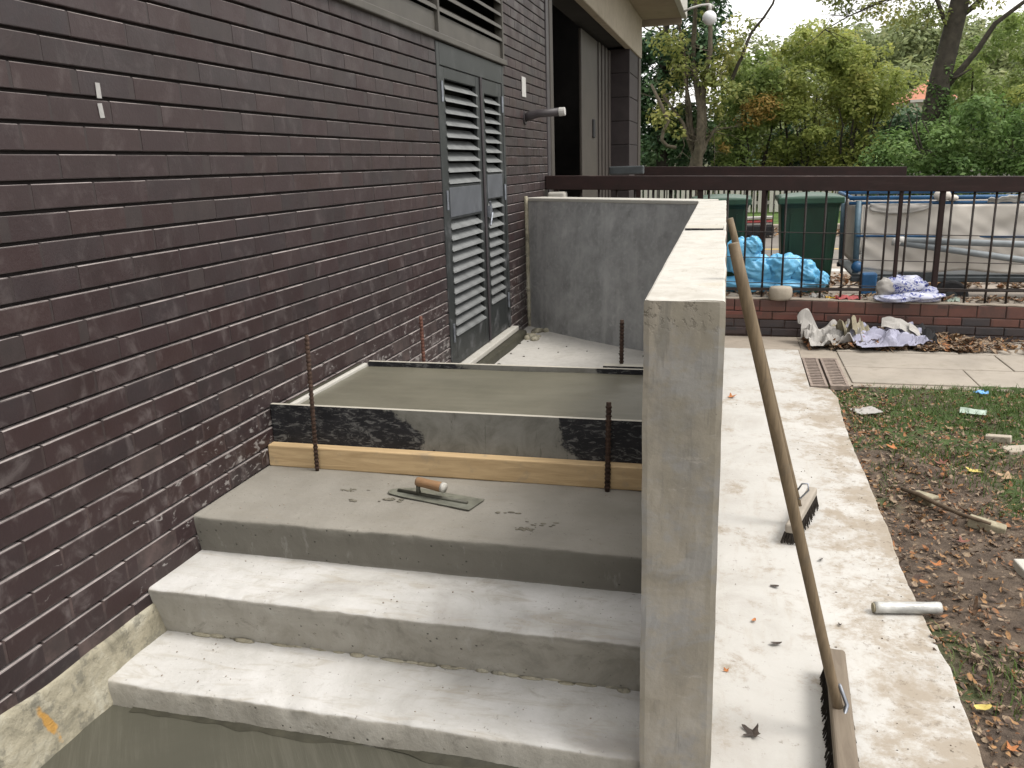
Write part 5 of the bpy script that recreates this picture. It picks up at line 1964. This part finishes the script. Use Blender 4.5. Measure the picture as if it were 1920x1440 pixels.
mid = pts + np.stack([dx * bend * .35, dy * bend * .35, hh * .65], -1)
V[:, 2] = mid - np.stack([sx, sy, 0 * sx], -1) * .8
V[:, 3] = mid + np.stack([sx, sy, 0 * sx], -1) * .8
V[:, 4] = pts + np.stack([dx * bend, dy * bend, hh], -1)
me = fast_mesh('grass', V.reshape(-1, 3), 5, [(0, 1, 2, 3), (3, 2, 4)])
me.materials.append(M['grass'])
go = bpy.data.objects.new('grass', me)
COL.objects.link(go)
stuff(go, 'short patchy grass growing through fallen leaves', 'grass')


# ------------------------------------------------------------------ trees, shrubs and what lies beyond
def crown(name, clumps, n, size, mat, parent, up_bias=0.75, asp=0.55):
    """clumps: (centre, radii, weight); leaves thickest toward each clump's skin"""
    wts = np.array([c[2] for c in clumps], float)
    wts /= wts.sum()
    idx = RNG.choice(len(clumps), n, p=wts)
    C_ = np.array([c[0] for c in clumps])[idx]
    Rd = np.array([c[1] for c in clumps])[idx]
    d = RNG.normal(0, 1, (n, 3))
    d /= np.linalg.norm(d, axis=1)[:, None]
    rr_ = RNG.uniform(0.62, 1.0, n)
    rr_ *= 1 + RNG.normal(0, .10, n)
    P = C_ + d * Rd * rr_[:, None]
    nrm = d * 0.7 + RNG.normal(0, .5, (n, 3)) + np.array([0, 0, up_bias])
    nrm /= np.linalg.norm(nrm, axis=1)[:, None]
    t = np.cross(nrm, RNG.normal(0, 1, (n, 3)))
    t /= np.linalg.norm(t, axis=1)[:, None]
    b = np.cross(nrm, t)
    s = size * RNG.uniform(0.6, 1.35, n)
    V = np.zeros((n, 4, 3))
    V[:, 0] = P + t * s[:, None]
    V[:, 1] = P + b * (s * asp)[:, None] + nrm * (s * .12)[:, None]
    V[:, 2] = P - t * s[:, None]
    V[:, 3] = P - b * (s * asp)[:, None] + nrm * (s * .12)[:, None]
    me = fast_mesh(name, V.reshape(-1, 3), 4, [(0, 1, 2, 3)])
    me.materials.append(M[mat])
    o = bpy.data.objects.new(name, me)
    COL.objects.link(o)
    attach(o, parent)
    return o


def limb(mb, p, q, r0, r1, n=6, wob=0.08, sides=7):
    p, q = Vector(p), Vector(q)
    L = (q - p).length
    pts, rr = [], []
    s = random.uniform(0, 50)
    for i in range(n + 1):
        t = i / n
        w_ = math.sin(math.pi * t) * wob * L
        pts.append(p.lerp(q, t) + Vector((h2(t * 2.5, s, 1), h2(s, t * 2.5, 1), 0.5 * h2(t * 2, s + 7, 1))) * w_ * 1.6)
        rr.append(r0 + (r1 - r0) * t)
    mb.tube(pts, rr, sides, cap=False)
    return pts


def twigs(mb, pts, n, ln, r, spread=0.9, droop=0.0):
    for i in range(n):
        k = random.randrange(len(pts) // 3, len(pts))
        p = pts[k]
        d = Vector((random.gauss(0, 1), random.gauss(0, .6), random.gauss(0.15 - droop, .6))).normalized()
        q = p + d * ln * random.uniform(.5, 1.3)
        sub = limb(mb, p, q, r, r * .25, 4, .12, 4)
        for j in range(2):
            a = sub[random.randrange(2, len(sub))]
            d2 = (d + Vector((random.gauss(0, spread), random.gauss(0, spread), random.gauss(-droop, spread)))).normalized()
            limb(mb, a, a + d2 * ln * random.uniform(.25, .6), r * .5, r * .15, 3, .1, 4)


def clumps_in(x0, x1, y0, y1, z0, z1, n, rmin, rmax, top=None):
    out = []
    for i in range(n):
        x = random.uniform(x0, x1)
        zt = z1 if top is None else top(x)
        z = z0 + (zt - z0) * random.random() ** 0.8
        r_ = random.uniform(rmin, rmax)
        out.append(((x, random.uniform(y0, y1), z), (r_ * 1.15, r_, r_ * .85), r_ ** 2))
    return out


GB = -1.35
random.seed(101)
# 1 holly / evergreen against the building corner
t = thing('evergreen_tree', 'dark evergreen tree rising right beside the far building corner', 'tree', (-0.1, 23.5, GB))
q = MB()
pts = limb(q, (-0.2, 23.6, GB), (-0.2, 23.6, 4.6), 0.20, 0.06, 8, 0.03)
for i in range(12):
    p = pts[random.randrange(2, 8)]
    limb(q, p, p + Vector((random.uniform(-1, 1), random.uniform(-.6, .6), random.uniform(.1, .7))), .05, .01)
q.build('trunk', 'bark2', t, smooth=True)
crown('crown', clumps_in(-1.9, 0.75, 23.0, 24.6, -1.3, 3.1, 46, 0.32, 0.6), 15000, 0.075, 'leaf_dark', t)
crown('crown_top', clumps_in(-1.2, 1.3, 23.2, 24.6, 2.6, 4.6, 26, 0.25, 0.5), 3600, 0.08, 'leaf_dark', t)

# 2 many-stemmed, half bare tree
t = thing('bare_tree', 'half bare many stemmed tree with thick grey trunk left of the sky gap', 'tree', (0.7, 22.5, GB))
q = MB()
fork = Vector((0.72, 22.5, 0.05))
limb(q, (0.66, 22.5, GB), fork, 0.20, 0.16, 5, .03, 10)
ends = [((0.56, 22.5, 4.6), .13), ((1.15, 22.5, 0.75), .09), ((0.30, 22.6, 2.3), .07), ((0.95, 22.4, 4.9), .10), ((-0.15, 22.3, 1.6), .06), ((0.1, 22.7, 3.6), .06)]
for e, r_ in ends:
    pts = limb(q, fork + Vector((random.uniform(-.05, .05), 0, random.uniform(-.6, .1))), e, r_, .03, 9, .07, 8)
    twigs(q, pts, 12, 0.75, 0.016)
# the pale twisted broken limb on the left
q.tube([(-0.42, 22.0, 1.85), (-0.22, 22.0, 1.45), (0.02, 22.0, 0.95), (-0.10, 22.0, 0.72), (-0.14, 22.0, 0.50), (0.0, 22.0, 0.35), (0.22, 22.05, 0.30)], [.03, .045, .05, .045, .05, .045, .05], 7)
q.build('trunk', 'bark', t, smooth=True)
crown('crown', clumps_in(-0.5, 1.8, 22, 23.2, 0.3, 4.4, 46, 0.18, 0.4), 3800, 0.060, 'leaf_sparse', t)
q = MB()
pts = limb(q, (1.52, 22.6, 1.9), (2.62, 22.4, 4.1), .05, .02, 8, .10)
twigs(q, pts, 9, 0.6, 0.012)
q.build('branch', 'bark2', t, smooth=True)

# 3 wall of shrubs behind the far railing
def top_line(x):
    return 2.35 + 0.25 * math.sin(x * 1.9 + 1) + 0.3 * h2(x, 3, 1.2)


shr = [
    ('hawthorn_bush', 'green bush with orange and yellow patches right of the half bare tree', 1.15, 2.75, 'leaf_mid', 2.55, 15000),
    ('yellow_green_bush', 'tall yellow green bush in the middle below the open sky', 2.3, 4.8, 'leaf_yel', 3.18, 22000),
    ('rounded_bush', 'green rounded bush left of the ivy clad trunk', 4.0, 5.75, 'leaf_yel', 2.65, 14000),
    ('right_bush', 'tall green and yellow bush at the right edge beyond the ivy clad trunk', 6.75, 9.9, 'leaf_mid', 3.0, 21000),
]
for nm, lb, xa, xb, mt, zt, n in shr:
    xm = (xa + xb) / 2
    t = thing(nm, lb, 'bush', (xm, 24.3, GB))
    q = MB()
    for i in range(7):
        pts = limb(q, (xm + random.uniform(-.3, .3), 24.3 + random.uniform(-.2, .2), GB), (random.uniform(xa, xb), 24.3 + random.uniform(-.8, .4), random.uniform(.4, zt * .8)), .05, .012, 6, .06, 6)
        twigs(q, pts, 5, .5, .012)
    q.build('stems', 'bark2', t, smooth=True)
    tf = (lambda z: (lambda x, a=xa, b=xb: z * (0.60 + 0.40 * math.sin(math.pi * max(0, min(1, (x - a) / (b - a)))) ** .6)))(zt)
    cl_ = clumps_in(xa + .05, xb - .05, 23.5, 25.2, -1.2, zt, 40, 0.28, 0.55, tf) + [((c_[0][0], c_[0][1], c_[0][2] + .1), c_[1], c_[2] * 1.4) for c_ in clumps_in(xa, xb, 23.3, 24.8, zt * .3, zt * 1.02, 46, 0.10, 0.24, tf)]
    crown('foliage', cl_, int(n * 0.62), 0.058, mt, t)
    if nm == 'hawthorn_bush':
        crown('autumn_foliage', clumps_in(1.9, 2.7, 23.2, 23.7, 0.75, 1.5, 6, .25, .42) + clumps_in(1.2, 1.5, 23.1, 23.5, .2, .4, 2, .15, .22), 1100, .045, 'leaf_org', t)
    if nm == 'rounded_bush':
        crown('yellow_foliage', clumps_in(3.5, 3.9, 23.0, 23.4, 0.45, 0.95, 3, .18, .26), 700, .06, 'leaf_yel', t)
    if nm == 'right_bush':
        crown('yellow_foliage', clumps_in(7.8, 9.3, 23.0, 23.5, 0.2, 1.7, 7, .22, .5), 2400, .045, 'leaf_yel', t)

# dark undergrowth that closes the gaps low down
t = thing('bramble_hedge', 'dark bramble hedge growing low behind the far railing', 'hedge', (4, 25.6, GB))
crown('foliage', clumps_in(-2, 11, 25.2, 26.4, -1.2, 0.9, 90, .4, .7), 21000, .085, 'leaf_dark', t)

# 4 tall tree with ivy, limbs and thin hanging twigs
t = thing('ivy_tree', 'tall dark trunked tree wrapped in ivy with thin bare upper branches', 'tree', (6.45, 22.5, GB))
q = MB()
tr_pts = [(6.25, 22.5, GB), (6.22, 22.5, -.2), (6.20, 22.5, 0.9), (6.28, 22.5, 1.75), (6.42, 22.5, 2.6), (6.55, 22.5, 3.5), (6.62, 22.5, 4.8)]
q.tube(tr_pts, [.33, .29, .26, .235, .215, .20, .17], 12)
q.tube([(6.33, 22.5, 1.4), (6.62, 22.4, 1.75), (6.95, 22.35, 2.2), (7.25, 22.3, 2.75), (7.7, 22.3, 3.1), (8.1, 22.3, 3.4), (8.6, 22.3, 4.0)], [.10, .075, .065, .055, .045, .04, .02], 8)
q.tube([(6.36, 22.45, 1.62), (6.6, 22.3, 1.66), (6.85, 22.2, 1.82)], [.05, .035, .012], 7)
pl = [Vector(p) for p in [(6.45, 22.5, 2.6), (6.2, 22.4, 2.95), (6.0, 22.4, 3.4), (5.6, 22.3, 3.62), (5.1, 22.2, 3.48), (4.6, 22.2, 3.3), (4.1, 22.1, 3.1), (3.6, 22.1, 2.85)]]
q.tube(pl, [.075, .055, .045, .035, .03, .022, .016, .007], 7)
random.seed(17)
twigs(q, pl, 34, 0.7, 0.012, .8, .25)
p2 = limb(q, (6.6, 22.5, 3.0), (7.9, 22.2, 4.2), .07, .02, 8, .08)
twigs(q, p2, 22, .6, .012)
p3 = limb(q, (6.55, 22.5, 3.4), (5.4, 22.2, 4.4), .06, .02, 8, .08)
twigs(q, p3, 26, .7, .012, .8, .2)
q.build('trunk', 'bark2', t, smooth=True)
crown('foliage', clumps_in(3.6, 6.2, 22, 22.8, 2.85, 4.2, 40, .2, .42) + clumps_in(6.6, 8.6, 22, 22.8, 3.0, 4.3, 24, .2, .4), 4600, .05, 'leaf_sparse', t)
iv = []
for i in range(26):
    f = random.random()
    z = -1.0 + 3.2 * f
    x = 6.22 + 0.2 * max(0, f - .5)
    r_ = 0.42 * (1 - f) ** 1.2 + .13
    iv.append(((x + random.uniform(-.12, .12), 22.45 + random.uniform(-.1, .1), z), (r_, r_, .35), r_))
crown('ivy', iv, 5200, .05, 'leaf_ivy', t)

# ivy mound in front of the trunk, reaching over the near railing's far end
t = thing('ivy_bush', 'dense dark green ivy mound hiding the trunk foot and the end of the far railing', 'bush', (6.2, 20.5, GB))
q = MB()
for i in range(6):
    limb(q, (6.3 + random.uniform(-.4, .4), 20.7, GB), (random.uniform(5.0, 8), 20.6, random.uniform(0, .9)), .04, .01)
q.build('stems', 'bark2', t, smooth=True)
tf = lambda x: 0.95 - 0.62 * abs(x - 6.2) ** 1.1 * (1 if x < 6.2 else .32)
crown('foliage', [c for c in clumps_in(4.75, 8.4, 19.8, 21.2, -1.25, 1, 70, .22, .42, tf)], 15000, .055, 'leaf_ivy', t)

# 5 woodland on the hillside
def hill_fn(u, v):
    x = -90 + 220 * u
    y = 38 + 150 * v
    t_ = max(0, min(1, (y - 50) / 40))
    z = -1.6 + 7.5 * t_ * t_ * (3 - 2 * t_) * (0.45 + 0.55 * max(0, min(1, (x + 10) / 25))) + 0.6 * h2(x, y, 0.04)
    return (x, y, z)


struct(MB().grid(hill_fn, 60, 40).build('hill', 'hill', smooth=True))
random.seed(303)
cl_ = []
for i in range(170):
    x = random.uniform(1, 34)
    y = random.uniform(54, 92)
    base_z = hill_fn((x + 90) / 220, (y - 38) / 150)[2]
    r_ = random.uniform(1.2, 2.4)
    cl_.append(((x, y, base_z + 2.0 + r_ * random.uniform(-.3, 1.6)), (r_, r_, r_ * .9), r_ ** 2))
dummy = thing('hillside_wood', 'olive brown woodland covering the far hillside', 'woodland', (12, 66, 0))
wo_ = crown('hillside_wood', cl_, 90000, .22, 'leaf_olive', dummy)
wo_.parent = None
wo_.matrix_parent_inverse.identity()
bpy.data.objects.remove(dummy)
wo_.name = 'hillside_wood'
stuff(wo_, 'olive brown woodland covering the far hillside', 'woodland')

# house glimpsed between the bushes
hs = thing('house', 'cream house with orange tiled roof glimpsed left of the ivy clad trunk', 'house', (11.2, 46, -1.5))
MB().box(9.75, 11.3, 45.0, 51, -1.6, 2.45).build('house_wall', 'housewall', hs)
q = MB()
q.add([(9.45, 44.7, 2.40), (11.55, 44.7, 2.40), (11.2, 48, 3.5), (10.8, 48, 3.5), (9.45, 51.3, 2.4), (11.55, 51.3, 2.4)], [(0, 1, 2, 3), (1, 5, 2), (5, 4, 3, 2), (4, 0, 3), (0, 4, 5, 1)])
q.build('roof', 'roof', hs)
MB().box(9.5, 11.5, 44.66, 44.72, 2.28, 2.40).build('gutter', 'white_trim', hs)
wd_ = MB().box(10.3, 11.1, 44.93, 45.0, 0.6, 1.9).build('window', 'white_trim', hs)
MB().box(10.37, 11.03, 44.90, 44.94, 0.68, 1.82).build('pane', 'black_rubber', wd_)

# pale paling fence beyond the verge
pf = thing('paling_fence', 'pale upright paling fence beyond the grass verge', 'fence', (5, 23.0, -1.4))
base = MB()
for i in range(110):
    x = -1.2 + i * 0.135
    o = MB().box(x - 0.045, x + 0.045, 21.98, 22.0, -1.33, -0.42 + 0.01 * h2(i, 3, .7)).build('paling', 'fence_white', pf)
for z in (-1.1, -0.62):
    MB().box(-1.3, 13.7, 22.002, 22.04, z - .04, z + .04).build('fence_rail', 'fence_white', pf)

# globe lamp on its curved white arm, fixed to the canopy end
lp_ = thing('globe_lamp', 'white globe lamp hanging from a curved arm at the canopy end', 'lamp', (0.78, 15.0, 2.4))
MB().tube([(0.79, 15.0, 2.36), (0.92, 15.0, 2.41), (1.08, 15.0, 2.44), (1.22, 15.0, 2.44), (1.28, 15.0, 2.40)], 0.018, 8).build('arm', 'white_paint', lp_, smooth=True)
MB().tube([(1.22, 15.0, 2.44), (1.22, 15.0, 2.34)], 0.03, 10).build('gallery', 'white_paint', lp_, smooth=True)
MB().ball((1.215, 15.0, 2.235), 0.115, 20, 14).build('globe', 'glass_globe', lp_, smooth=True)
